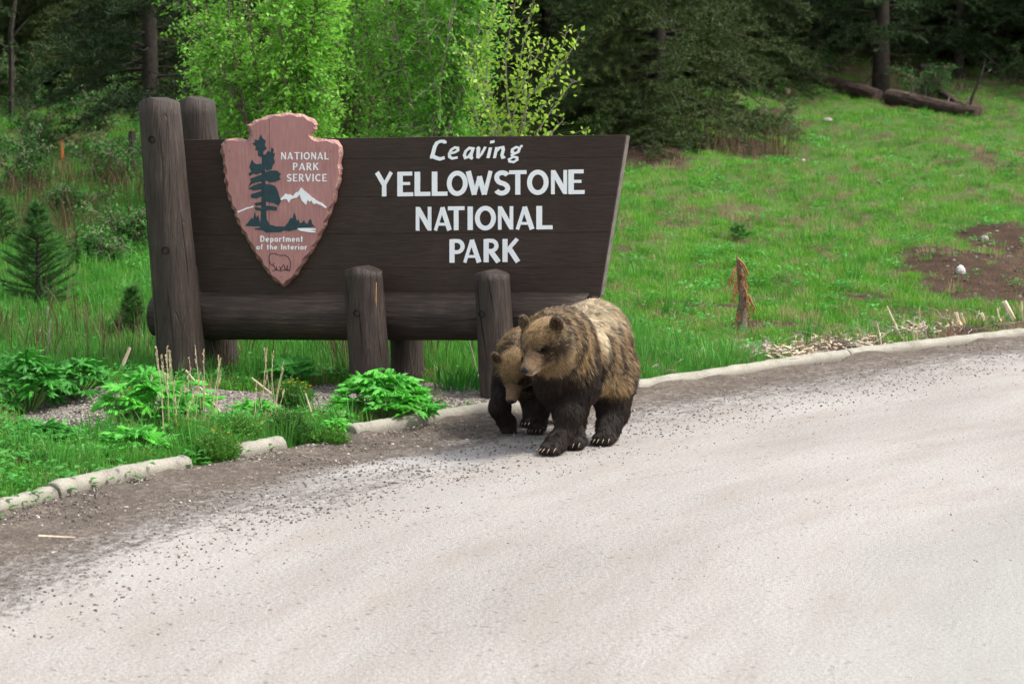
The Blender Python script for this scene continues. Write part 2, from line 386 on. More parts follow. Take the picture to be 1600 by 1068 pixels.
kerb_piece(-900, 80, 'low worn kerb length before the dip, running out of the photo', drop=.02)
kerb_piece(84, 293, 'smooth pale kerb length below the large-leaved weeds', round1=True)
kerb_piece(372, 437, 'short loose kerb block with rounded end between the flowering weeds', round0=True, round1=True)
kerb_piece(552, 774, 'kerb length under the bright leafy clump in front of the sign', round0=False)
kerb_piece(777, 1322, 'long kerb length behind the bears')
kerb_piece(1325, 2400, 'far kerb length beside the splintered wood', round0=False)
# ------------------------------------------------------------------ the sign
YAW = math.radians(18)
SR = Vector((math.cos(YAW), -math.sin(YAW), 0)); SN = Vector((-math.sin(YAW), -math.cos(YAW), 0))
SO = atY(635, 600, 21.35); SO.z = 0.06
SIGN = empty('park_entrance_sign', SO, -YAW)      # local x along the board, local -y towards the road, z up
tag(SIGN, 'dark brown timber park sign on thick log posts behind the two bears', 'sign')
def S(px, py, off=0.0):
    """point of the sign's own plane (off metres in front of the board's middle) in local coordinates"""
    d = ray(px, py); c = SO + SN*off; k = (c - CAM).dot(SN) / d.dot(SN); p = CAM + d*k - SO
    return Vector((p.dot(SR), -off, p.z))
m, n, l, b = newmat('brown_stained_board'); v = texco(n, l, (1.2, 6, 9)); oi = n.new('ShaderNodeObjectInfo')
vv = n.new('ShaderNodeVectorMath'); vv.operation = 'ADD'; l.new(v, vv.inputs[0]); l.new(oi.outputs['Location'], vv.inputs[1])
g1 = noi(n, l, vv.outputs[0], 5, 6, .65); g2 = noi(n, l, texco(n, l, (1, 1, 1)), 2.2, 4)
cr = ramp(n, [(.3, (.022,.0130,.0095)), (.55, (.041,.0255,.0195)), (.8, (.070,.046,.037))]); l.new(mth(n, l, 'ADD', mth(n, l, 'MULTIPLY', g1, .6), mth(n, l, 'MULTIPLY', g2, .4)), cr.inputs[0])
l.new(cr.outputs[0], b.inputs['Base Color']); b.inputs['Roughness'].default_value = .62; b.inputs['Specular IOR Level'].default_value = .3
bump(n, l, b, g1, .006, .8); MBOARD = m
m, n, l, b = newmat('brown_stained_log'); v = texco(n, l, (7, 7, .8))
g1 = noi(n, l, v, 4, 6, .7); g2 = noi(n, l, texco(n, l), 3, 4)
wv = n.new('ShaderNodeTexVoronoi'); wv.feature = 'DISTANCE_TO_EDGE'; wv.inputs['Scale'].default_value = 1.6; l.new(texco(n, l, (9, 9, .35)), wv.inputs['Vector'])
crk = ramp(n, [(.0, (1,1,1)), (.022, (0,0,0))]); l.new(wv.outputs['Distance'], crk.inputs[0])
cr = ramp(n, [(.3, (.015,.0095,.0072)), (.52, (.040,.027,.0205)), (.70, (.090,.067,.053))]); l.new(mth(n, l, 'ADD', mth(n, l, 'MULTIPLY', g1, .65), mth(n, l, 'MULTIPLY', g2, .35)), cr.inputs[0])
cc = mix(n, l, mth(n, l, 'MULTIPLY', crk.outputs[0], .28), cr.outputs[0], (.010,.008,.007))
l.new(cc, b.inputs['Base Color']); b.inputs['Roughness'].default_value = .6; b.inputs['Specular IOR Level'].default_value = .35
bump(n, l, b, mth(n, l, 'SUBTRACT', g1, mth(n, l, 'MULTIPLY', crk.outputs[0], .25)), .020, 1.0); MLOG = m
MLOGX = None
MLITEND = plain('lit_board_end', (.115,.10,.085), .8, .3, 14, .004)
MWHITE = plain('white_sign_paint', (.86,.87,.89), .6, .04, 6)
MHOLE = plain('dark_bolt_hole', (.008,.007,.006), .9)
MORANGE = plain('bare_split_wood', (.42,.20,.075), .7, .25, 20)

# board planks
TL, TR_, BR, BL = S(286, 218), S(981, 211), S(940, 463), S(318, 459)
TH = .055
def edge_u(z, right=True):
    a, b_ = (TR_, BR) if right else (TL, BL)
    return a.x + (b_.x-a.x)*(a.z-z)/(a.z-b_.z)
zs_l = [S(300, y).z for y in (218, 249, 309, 366, 420, 459)]; zs_r = [S(965, y).z for y in (211, 245.5, 304, 362, 417, 463)]
ul, ur = S(300, 300).x, S(965, 300).x
def joint(i, u): return zs_l[i] + (zs_r[i]-zs_l[i])*(u-ul)/(ur-ul)
for i in range(5):
    gap = .0005; B = MB(); C = .0018
    # corners: (left,top) (right,top) (right,bottom) (left,bottom), edges following the board's slanted ends
    pts = []
    for (right, j, s) in ((0, i, -1), (1, i, -1), (1, i+1, 1), (0, i+1, 1)):
        u = edge_u(joint(j, ur if right else ul), right)
        z = joint(j, u) + s*gap*(0 if (j in (0, 5)) else 1); u = edge_u(z, right)
        pts.append((u, z))
    cu = sum(p[0] for p in pts)/4; cz = sum(p[1] for p in pts)/4
    off = RNG.uniform(-.0018, .0018)
    def ring(y, c):
        return [(u - math.copysign(c, u-cu), y, z - math.copysign(c, z-cz)) for u, z in pts]
    NSEG = 14
    def strip(y, c):
        q = ring(y, c); top = [Vector(q[0]).lerp(Vector(q[1]), k/NSEG) for k in range(NSEG+1)]; bot = [Vector(q[3]).lerp(Vector(q[2]), k/NSEG) for k in range(NSEG+1)]
        for k in range(NSEG+1):
            w = .0025*noise.noise((top[k].x*1.3, i*3.3, 0)); top[k].z += w; bot[k].z += .0022*noise.noise((top[k].x*1.3, i*3.3+3.3, 0))
        return top + bot[::-1]
    rs = [strip(-TH-off+.0, C), strip(-TH-off+C, 0), strip(TH-C, 0), strip(TH, C)]
    k = len(rs[0]); B.v = [tuple(p) for r in rs for p in r]
    B.f = [(j*k+q, j*k+(q+1)%k, (j+1)*k+(q+1)%k, (j+1)*k+q) for j in range(3) for q in range(k)] + [tuple(range(k-1, -1, -1)), tuple(3*k+q for q in range(k))]
    B.build('plank', MBOARD, SIGN)
for k_ in range(1, 5):
    B = MB(); B.box(TL.x+.05, edge_u(joint(k_, ur))-.03, TH+.001, TH+.02, joint(k_, .5)-.03, joint(k_, .5)+.03); B.build('joint_batten', MBOARD, SIGN)
# pale strip: light on the slanted right end put into its colour
B = MB(); a0, a1 = TR_ , BR
B.v = [(a0.x+.001, -TH+.010, a0.z-.008), (a0.x+.003, -TH+.010, a0.z-.008), (a0.x+.006, TH-.01, a0.z-.008), (a0.x+.001, TH-.01, a0.z-.008),
       (a1.x+.001, -TH+.010, a1.z+.01), (a1.x+.006, -TH+.010, a1.z+.01), (a1.x+.006, TH-.01, a1.z+.01), (a1.x+.001, TH-.01, a1.z+.01)]
B.f = [(0,1,2,3),(7,6,5,4),(0,4,5,1),(1,5,6,2),(2,6,7,3),(3,7,4,0)]
B.build('lit_end_strip', MLITEND, SIGN)

# log posts (front and rear) and the big rail between them
def post(px_top, py_top, px_bot, py_bot, wt, wb, off, seed, z_bot=None, name='post'):
    t = S(px_top, py_top, off); bo = S(px_bot, py_bot, off); sc_ = (CAM.y + (SO + SN*off).y) / F0
    rt, rb = wt/2*sc_*1.0, wb/2*sc_
    NS, NR = 28, 26; vs = []; B = MB(); h_side = .055
    bz = bo.z - .12
    for i in range(NR+1):
        f = i/NR; z = bz + (t.z - h_side*.9 - bz)*f; cx = t.x + (bo.x - t.x)*(t.z - z)/(t.z-bo.z); r = rb + (rt-rb)*f
        for k in range(NS):
            a = 2*math.pi*k/NS; rr = r*(1 + .022*noise.noise((math.cos(a)*1.4+seed, math.sin(a)*1.4, z*.9)) + .012*noise.noise((math.cos(a)*6+seed, math.sin(a)*6, z*1.5)))
            if i == NR: rr *= .985
            zz = z if i < NR else t.z - .5*abs(rr*math.cos(a))*.55 - .004
            B.v.append((cx + rr*math.cos(a), -off + rr*math.sin(a), zz))
    last = NR
    for f in (.86, .5):
        for k in range(NS):
            a = 2*math.pi*k/NS; rr = rt*f; B.v.append((t.x + rr*math.cos(a), -off + rr*math.sin(a), t.z - .5*abs(rr*math.cos(a))*.55))
    B.v.append((t.x, -off, t.z)); ap = len(B.v)-1
    R = NR+3
    B.f = [(j*NS+q, j*NS+(q+1)%NS, (j+1)*NS+(q+1)%NS, (j+1)*NS+q) for j in range(R-1) for q in range(NS)] + [((R-1)*NS+q, (R-1)*NS+(q+1)%NS, ap) for q in range(NS)]
    o = B.build('log_post', MLOG, SIGN, smooth=True)
    for p in o.data.polygons:
        if p.vertices[0] >= (NR)*NS: p.use_smooth = False
    return o, t, bo, rt, rb
FO, RO = .36, -.36
posts = {}
posts['a'] = post(248, 152, 287, 607, 66, 80, FO, 1.0)
posts['b'] = post(306, 151, 351, 607, 60, 54, RO, 2.0)
posts['c'] = post(566, 415, 580, 602, 62, 66, FO, 3.0)
posts['d'] = post(632, 440, 638, 608, 52, 52, RO, 4.0)
posts['e'] = post(768, 421, 779, 612, 55, 58, FO, 5.0)
posts['f'] = post(822, 440, 828, 606, 50, 50, RO, 6.0)
posts['b'][0]['label'] = 'tall rear post whose top shows above the board'
posts['a'][0]['label'] = 'tall thick front post at the board end with two dark holes'
posts['c'][0]['label'] = 'short front post with an orange split in its wood'
# bolt holes: small rings with a dark socket, let into the posts
def hole(key, px, py, r=.022):
    o, t, bo, rt, rb = posts[key]; c = S(px, py, FO); f = (t.z-c.z)/(t.z-bo.z); cx = t.x+(bo.x-t.x)*f; rr = rt+(rb-rt)*f
    c = S(px, py, FO + rr*.97); du = max(-.95, min(.95, (c.x-cx)/rr)); a = math.asin(du); nx, ny = math.sin(a), -math.cos(a)
    ctr = Vector((cx + nx*rr*.985, -FO + ny*rr*.985, c.z)); nv = Vector((nx, ny, 0)); tv = Vector((ny*-1, nx, 0)); B = MB(); n_ = 14
    for (rad, d) in ((r*1.25, .004), (r*1.2, .009), (r, .008), (r*.85, -.004)):
        for k in range(n_):
            q = 2*math.pi*k/n_; B.v.append(tuple(ctr + nv*d + tv*(rad*math.cos(q)) + Vector((0,0,1))*(rad*math.sin(q)*.9)))
    B.f = [(j*n_+q, j*n_+(q+1)%n_, (j+1)*n_+(q+1)%n_, (j+1)*n_+q) for j in range(3) for q in range(n_)] + [tuple(3*n_+q for q in range(n_))]
    B.build('bolt_hole', MHOLE, o)
hole('a', 238, 218, .028); hole('a', 259, 391, .028); hole('c', 558, 489, .026); hole('e', 752, 491, .026)
# orange bare split
o, t, bo, rt, rb = posts['c']; a0 = S(588, 441, FO+rt*.78); a1 = S(588, 479, FO+rt*.78)
B = MB(); B.v = [(a0.x-.002, a0.y, a0.z), (a0.x+.002, a0.y+.004, a0.z-.01), (a1.x+.004, a1.y-.004, a1.z+.03), (a1.x, a1.y-.002, a1.z), (a1.x-.003, a1.y-.006, a1.z+.04), (a0.x, a0.y+.006, a0.z), (a1.x, a1.y+.006, a1.z)]
B.f = [(0,4,3,2,1), (0,5,6,4), (4,6,3), (1,2,6,5), (2,3,6)]; B.build('wood_split', MORANGE, o)
# drying cracks on the post fronts: thin dark recessed slivers
def crack(key, pts, w=.006):
    o, t, bo, rt, rb = posts[key]; B = MB(); L = []
    for (px, py) in pts:
        c = S(px, py, FO); f = (t.z-c.z)/(t.z-bo.z); cx = t.x+(bo.x-t.x)*f; rr = rt+(rb-rt)*f
        du = max(-.93, min(.93, (c.x-cx)/rr)); L.append(Vector((cx+du*rr*1.01, -FO-math.sqrt(1-du*du)*rr*1.012, c.z)))
    for i, p in enumerate(L):
        ww = w*(1-abs(2*i/(len(L)-1)-1)**2)*.5+.0008; B.v += [(p.x-ww, p.y, p.z), (p.x+ww, p.y, p.z)]
    B.f = [(2*i, 2*i+1, 2*i+3, 2*i+2) for i in range(len(L)-1)]; B.build('drying_crack', MHOLE, o)
crack('e', [(752,430),(754,452),(757,478),(761,505),(766,535),(770,560)], .010); crack('e', [(770,428),(774,450),(777,466),(780,485)], .007)
crack('c', [(550,430),(552,455),(556,480)], .004); crack('c', [(596,500),(600,540),(604,580)], .005)
crack('a', [(262,200),(268,250),(270,300)], .004); crack('a', [(232,240),(238,330),(246,420)], .004); crack('a', [(290,330),(298,400),(303,450)], .005); crack('a', [(252,430),(258,500),(262,560)], .005); crack('c', [(572,470),(575,510),(580,560)], .006); crack('e', [(786,500),(789,540),(790,580)], .005)
crack('a', [(276,440),(284,500),(290,560)], .006)

# rail log, lying along local x under the board
B = MB(); NS = 26; r0 = .207; ra, rb_ = S(241, 482), S(914, 492); NR = 40; zc0, zc1 = S(300, 494.5).z, S(880, 492).z
for i in range(NR+1):
    f = i/NR; u = ra.x + (rb_.x-ra.x)*f; z = zc0 + (zc1-zc0)*f
    r = r0*(1-.03*f)*(1 if i not in (0,) else .93)
    if i == 1: u = ra.x + .012
    r *= .80 + .20*min(1, f*9)
    for k in range(NS):
        a = 2*math.pi*k/NS; rr = r*(1 + .02*noise.noise((math.cos(a)*1.4, math.sin(a)*1.4+4, u*.8)))
        uu = u + (.0 if i < NR else -.05*math.cos(a-math.pi/2)*0 + .06*math.sin(a))
        B.v.append((uu, rr*math.cos(a), z + rr*math.sin(a)))
B.f = [(j*NS+q, (j+1)*NS+q, (j+1)*NS+(q+1)%NS, j*NS+(q+1)%NS) for j in range(NR) for q in range(NS)] + [tuple(range(NS)), tuple(NR*NS+q for q in range(NS-1, -1, -1))]
mr = MLOG.copy(); mr.name = 'brown_stained_rail_log'
for nd in mr.node_tree.nodes:
    if nd.type == 'MAPPING' and nd.inputs['Scale'].default_value[0] != 1:
        s = nd.inputs['Scale'].default_value; nd.inputs['Scale'].default_value = (s[2], s[1], s[0])
B.build('rail_log', mr, SIGN, smooth=True)
# bracket under the board's free end
q = S(925, 466); B = MB(); B.box(q.x-.10, q.x+.045, -.10, .10, q.z-.012, q.z+.028); B.build('end_bracket', MLOG, SIGN)

# ------------------------------------------------------------------ lettering, from strokes
def arc(cx, cy, rx, ry, a0, a1, n=14):
    return [(cx+rx*math.cos(math.radians(a0+(a1-a0)*i/n)), cy+ry*math.sin(math.radians(a0+(a1-a0)*i/n))) for i in range(n+1)]
def glyphs(T, t):   # T thick stroke, t thin stroke as fractions of the height; x runs 0..1 of the letter's own width after scaling
    return None
# every glyph: list of (polyline in 0..w x 0..1, width) ; coordinates of stroke centre lines, w = natural width
T, t = .205, .165
G = {
 'Y': (.82, [([(.07,1),(.42,.47)],T), ([(.76,1),(.42,.47)],t), ([(.42,.53),(.42,0)],T)]),
 'E': (.60, [([(.10,0),(.10,1)],T), ([(.02,.93),(.56,.93)],t), ([(.02,.52),(.48,.52)],.125), ([(.02,.075),(.60,.075)],t)]),
 'L': (.58, [([(.10,0),(.10,1)],T), ([(.02,.08),(.58,.08)],t+.01)]),
 'O': (.84, [(arc(.42,.5,.335,.425,0,360,36),T-.01)]),
 'W': (1.05, [([(.08,1),(.33,.02)],T), ([(.33,.02),(.53,.78)],t-.02), ([(.52,.78),(.74,.02)],T), ([(.74,.02),(.98,1)],t-.01)]),
 'S': (.62, [(arc(.33,.73,.225,.19,25,180,12)+arc(.33,.73,.225,.24,180,250,6)[1:]+[(.40,.46)]+arc(.31,.27,.24,.19,60,0,6)[1:]+arc(.31,.27,.24,.20,0,-155,12)[1:],T-.01)]),
 'T': (.72, [([(0,.93),(.72,.93)],t), ([(.36,.95),(.36,0)],T)]),
 'N': (.68, [([(.09,0),(.09,1)],t-.01), ([(.61,0),(.61,1)],t-.01), ([(.10,.94),(.60,.08)],T)]),
 'A': (.78, [([(.07,0),(.38,.97)],t-.02), ([(.37,.97),(.70,0)],T), ([(.19,.26),(.60,.26)],.12)]),
 'I': (.20, [([(.10,0),(.10,1)],T)]),
 'P': (.60, [([(.10,0),(.10,1)],T), ([(.08,.93),(.30,.93)]+arc(.30,.69,.225,.24,88,-88,12)+[(.08,.45)],t)]),
 'R': (.66, [([(.10,0),(.10,1)],T), ([(.08,.93),(.30,.93)]+arc(.30,.71,.215,.22,88,-88,12)+[(.08,.49)],t), ([(.28,.48),(.60,0)],T)]),
 'K': (.70, [([(.10,0),(.10,1)],T), ([(.16,.46),(.60,1)],t), ([(.28,.58),(.63,0)],T)]),
 'D': (.68, [([(.10,0),(.10,1)],T), ([(.08,.93),(.26,.93)]+arc(.26,.5,.33,.43,88,-88,16)+[(.08,.07)],t)]),
 'V': (.76, [([(.06,1),(.38,.03)],T), ([(.38,.03),(.70,1)],t)]),
 'C': (.74, [(arc(.42,.5,.33,.42,48,312,24),T)]),
 # lower case; x height .62
 'e': (.55, [([(.08,.33),(.47,.33)],.12), (arc(.28,.31,.21,.25,5,320,20),T-.03)]),
 'p': (.54, [([(.09,.62),(.09,-.25)],T-.03), (arc(.28,.31,.19,.25,0,360,20),T-.03)]),
 'a': (.56, [(arc(.27,.31,.20,.25,0,360,20),T-.03), ([(.47,.60),(.47,0)],T-.02)]),
 'r': (.38, [([(.09,.62),(.09,0)],T-.02), (arc(.29,.33,.20,.23,170,60,8),T-.03)]),
 't': (.36, [([(.18,.9),(.18,0)],T-.02), ([(0,.6),(.36,.6)],.12)]),
 'm': (.80, [([(.08,.62),(.08,0)],T-.03), (arc(.24,.38,.16,.18,180,0,8)+[(.40,0)],T-.04), (arc(.56,.38,.16,.18,180,0,8)+[(.72,0)],T-.04)]),
 'n': (.52, [([(.08,.62),(.08,0)],T-.03), (arc(.26,.36,.18,.20,180,0,8)+[(.44,0)],T-.03)]),
 'h': (.52, [([(.08,1),(.08,0)],T-.03), (arc(.26,.36,.18,.20,180,0,8)+[(.44,0)],T-.03)]),
 'o': (.56, [(arc(.28,.31,.21,.25,0,360,20),T-.03)]),
 'f': (.36, [(arc(.28,.80,.14,.14,60,180,8)+[(.14,0)],T-.03), ([(0,.6),(.32,.6)],.12)]),
 'i': (.18, [([(.09,.62),(.09,0)],T-.02), ([(.09,.86),(.09,1.0)],T-.01)]),
 # brush lettering of the top line, drawn upright and sheared when set
 'bL': (.74, [([(.50,1.0),(.34,1.0),(.22,.92),(.16,.72),(.15,.40),(.14,.20)],.15), ([(.06,.16),(.20,.19),(.36,.10),(.52,.05),(.70,.12)],.16), ([(.46,1.03),(.56,.96),(.57,.88)],.12)]),
 'be': (.56, [([(.09,.34),(.34,.40),(.46,.50),(.42,.64),(.28,.66),(.14,.54),(.09,.34),(.13,.16),(.28,.07),(.52,.12)],.12)]),
 'ba': (.60, [([(.42,.60),(.26,.62),(.12,.46),(.09,.24),(.18,.08),(.32,.14),(.43,.38)],.13), ([(.47,.66),(.43,.30),(.46,.08),(.56,.04)],.14)]),
 'bv': (.56, [([(.06,.66),(.14,.60),(.22,.06)],.14), ([(.22,.06),(.38,.30),(.50,.68)],.13)]),
 'bi': (.30, [([(.14,.64),(.13,.05)],.15), ([(.06,.93),(.27,.97)],.14)]),
 'bn': (.62, [([(.10,.66),(.10,.04)],.13), ([(.10,.40),(.24,.62),(.38,.64),(.44,.50),(.43,.20),(.50,.06),(.60,.10)],.135)]),
 'bg': (.60, [([(.46,.58),(.28,.64),(.13,.52),(.14,.36),(.28,.28),(.42,.36),(.46,.58)],.125), ([(.46,.66),(.56,.72)],.11), ([(.28,.28),(.16,.20),(.22,.10),(.42,.06),(.46,-.08),(.32,-.20),(.12,-.16),(.08,-.04),(.20,.06)],.11)]),
}
def bevel_poly(B, pts, w, put, depth, lift, ends=True):
    """one stroke of constant width as a low raised strip; put(x, y) -> local point on the board's face, depth grows towards the viewer"""
    P = [np.array(p, float) for p in pts]; L, R = [], []; closed = np.linalg.norm(P[0]-P[-1]) < 1e-6
    for i, p in enumerate(P):
        a = P[i-1] if i > 0 else (P[-2] if closed else p); b_ = P[i+1] if i < len(P)-1 else (P[1] if closed else p)
        d = b_ - a; d = d/ max(np.linalg.norm(d), 1e-9); nn = np.array([-d[1], d[0]])
        s = 1.0
        if 0 < i < len(P)-1:
            d1 = (P[i]-P[i-1])/max(np.linalg.norm(P[i]-P[i-1]), 1e-9); s = 1/max(.6, abs(d1 @ d))
        L.append(p + nn*w/2*s); R.append(p - nn*w/2*s)
    o = len(B.v)
    for a, b_ in zip(L, R):
        for q, dd in ((a, 0), (a, depth), (b_, depth), (b_, 0)):
            v_ = put(q[0], q[1]); B.v.append((v_.x, v_.y - dd - (lift if dd else -.002), v_.z))
    n_ = len(P)
    for i in range(n_-1):
        for k in range(3): B.f.append((o+i*4+k, o+(i+1)*4+k, o+(i+1)*4+k+1, o+i*4+k+1))
    if not closed: B.f.append((o, o+1, o+2, o+3)); B.f.append((o+(n_-1)*4+3, o+(n_-1)*4+2, o+(n_-1)*4+1, o+(n_-1)*4))
def letter(B, ch, x0, x1, yt0, yt1, yb0, yb1, off, shear=0.0, wscale=1.0, depth=.003, lift=0.0):
    """glyph ch fitted between pixel columns x0..x1, top yt0 (left) .. yt1 (right), bottom yb0 .. yb1"""
    w, strokes = G[ch]; H = abs(yb0-yt0); W = x1-x0; ax = (W/H)/w    # non-uniform fit to the photograph's letter width
    def put(x, y):
        f = x/w; top = yt0+(yt1-yt0)*f; bot = yb0+(yb1-yb0)*f
        return S(x0 + f*W + shear*(y)*H, bot + (top-bot)*y, off)
    for j, (pl, sw) in enumerate(strokes): bevel_poly(B, pl, sw*wscale*(1.12 if ch[0] == 'b' else 1.0), put, depth, lift + j*.0006)
def c2(x, y): return 560 + x/3.559, 180 + y/3.559
def line_y(x, y0, y1, xa, xb): return y0 + (y1-y0)*(x-xa)/(xb-xa)
def word(chars, spans, ya, yb, xa, xb, brush=False):
    for ch, (a, b_) in zip(chars, spans):
        t0, t1 = line_y(a, ya[0], ya[1], xa, xb), line_y(b_, ya[0], ya[1], xa, xb); u0, u1 = line_y(a, yb[0], yb[1], xa, xb), line_y(b_, yb[0], yb[1], xa, xb)
        B = MB(); X0, T0 = c2(a, t0); X1, T1 = c2(b_, t1); _, U0 = c2(a, u0); _, U1 = c2(b_, u1)
        letter(B, ch, X0, X1, T0, T1, U0, U1, TH+.003, shear=.22 if brush else 0.0)
        B.build('letter', MWHITE, SIGN)
word('YELLOWSTONE', [(95,190),(217,305),(313,400),(409,495),(494,606),(600,745),(755,840),(838,935),(940,1056),(1070,1160),(1168,1258)], (318,303), (452,437), 95, 1258)
word('NATIONAL', [(318,405),(420,517),(498,590),(608,636),(650,763),(775,860),(875,977),(990,1080)], (510,504), (642,633), 318, 1078)
word('PARK', [(507,590),(583,682),(697,788),(802,897)], (690,687), (820,815), 505, 897)
word(['bL','be','ba','bv','bi','bn','bg'], [(388,482),(488,554),(574,640),(640,698),(706,738),(744,816),(830,902)], (146,142), (250,240), 405, 920, True)
# ------------------------------------------------------------------ arrowhead plaque
PK = 3.56
def A(x, y, off): return S(340 + x/PK, 160 + y/PK, off)
OUT = [(20,235),(45,207),(95,197),(140,207),(165,213),(180,187),(176,150),(165,127),(200,106),(250,84),(300,70),(350,62),(400,60),(450,64),(500,81),(535,100),(550,122),(545,150),(526,168),(512,182),(530,197),(580,206),(625,206),(662,215),(688,245),(690,280),(681,330),(686,370),(680,430),(662,490),(655,540),(636,580),(622,620),(600,680),(571,740),(540,800),(500,860),(465,910),(440,955),(400,995),(368,1024),(330,1000),(281,950),(250,905),(215,855),(180,790),(150,740),(121,690),(100,640),(85,590),(60,530),(45,470),(38,400),(33,330),(20,280)]
def resample(P, step=13):
    out = []
    for i in range(len(P)):
        a = np.array(P[i], float); b_ = np.array(P[(i+1) % len(P)], float); k = max(1, int(np.linalg.norm(b_-a)/step))
        for j in range(k): out.append(a + (b_-a)*j/k)
    return out
OUTR = resample(OUT)
def chip(i, p):
    return 1.0
cen = np.array([355., 480.])
outer, inner = [], []
NO = len(OUTR)
for i, p in enumerate(OUTR):
    a, b_ = OUTR[i-1], OUTR[(i+1) % NO]; d = b_-a; d = d/np.linalg.norm(d); nn = np.array([d[1], -d[0]])   # outward (clockwise in image space)
    s = math.sin(i*1.15 + 2*noise.noise((i*.3, 0, 0)))
    outer.append(p + nn*(2.5*s + 1.5)); inner.append(p - nn*(13 + 4.5*math.sin(i*1.15+1.2) + 4*noise.noise((i*.5, 5, 0))))
mk = .075; PO = TH + .012
m, n, l, b = newmat('pink_brown_painted_plaque'); v = texco(n, l, (9, 6, .9)); g1 = noi(n, l, v, 7, 5, .6); g2 = noi(n, l, texco(n, l), 4, 4)
cr = ramp(n, [(.3, (.32,.145,.135)), (.55, (.44,.215,.20)), (.8, (.53,.29,.27))]); l.new(mth(n, l, 'ADD', mth(n, l, 'MULTIPLY', g1, .6), mth(n, l, 'MULTIPLY', g2, .4)), cr.inputs[0])
l.new(cr.outputs[0], b.inputs['Base Color']); b.inputs['Roughness'].default_value = .65; b.inputs['Specular IOR Level'].default_value = .3; bump(n, l, b, g1, .005, .7); MPLAQ = m
m2, n, l, b = newmat('chipped_plaque_edge'); v = texco(n, l); g2 = noi(n, l, v, 14, 4); cr = ramp(n, [(.3, (.19,.085,.07)), (.6, (.36,.20,.165)), (.85, (.50,.33,.26))]); l.new(g2, cr.inputs[0])
l.new(cr.outputs[0], b.inputs['Base Color']); b.inputs['Roughness'].default_value = .6; bump(n, l, b, g2, .01, .8); MEDGE = m2
PLQ = None
def clip_half(P, x, keep_left):
    out = []
    for i in range(len(P)):
        a, b_ = P[i], P[(i+1) % len(P)]; ia = (a[0] < x) == keep_left; ib = (b_[0] < x) == keep_left
        if ia: out.append(a)
        if ia != ib:
            tt = (x-a[0])/(b_[0]-a[0]); out.append(np.array([x, a[1]+(b_[1]-a[1])*tt]))
    return out
import bmesh
from mathutils.geometry import tessellate_polygon
def extrude_poly(P, off_back, off_front, name, mat, parent, put=A):
    F_ = [put(p[0], p[1], off_front) for p in P]; n_ = len(P); V_ = F_ + [q + Vector((0, off_front-off_back, 0)) for q in F_]
    tri = tessellate_polygon([[Vector((float(p[0]), float(p[1]), 0)) for p in P]]); out = []
    for a, b_, c in tri:
        nv = (V_[b_]-V_[a]).cross(V_[c]-V_[a]); out.append((a, b_, c) if nv.y < 0 else (a, c, b_))
    out += [(i, n_+i, n_+(i+1) % n_, (i+1) % n_) for i in range(n_)]
    return mesh_obj(name, V_, out, mat, parent)
# rim: outer side wall + chipped bevel up to the face
bm = bmesh.new()
o0 = [bm.verts.new(A(p[0], p[1], PO+mk*.42) + Vector((0, mk*.42, 0))) for p in outer]
o1 = [bm.verts.new(A(p[0], p[1], PO+mk*.42) + Vector((0, .012*math.sin(i*1.7), 0))) for i, p in enumerate(outer)]
i1 = [bm.verts.new(A(p[0], p[1], PO+mk-.001)) for p in inner]
for i in range(NO):
    j = (i+1) % NO; bm.faces.new((o1[i], o0[i], o0[j], o1[j])); bm.faces.new((o1[i], o1[j], i1[j], i1[i]))
bmesh.ops.triangulate(bm, faces=bm.faces[:]); bmesh.ops.recalc_face_normals(bm, faces=bm.faces)
me = bpy.data.meshes.new('plaque_rim'); bm.to_mesh(me); bm.free(); me.materials.append(MEDGE); RIM = bpy.data.objects.new('arrowhead_plaque', me); COL.objects.link(RIM); RIM.parent = SIGN
RIM['label'] = 'pinkish brown arrowhead plaque with chipped rim and painted landscape'
PLQ = RIM
FACE = PO + mk
xs_cut = [287, 520]
pieces = [clip_half(inner, 286, True), clip_half(inner, 288.5, False)]
for P in pieces: extrude_poly(P, PO, FACE, 'plaque_board', MPLAQ, PLQ)
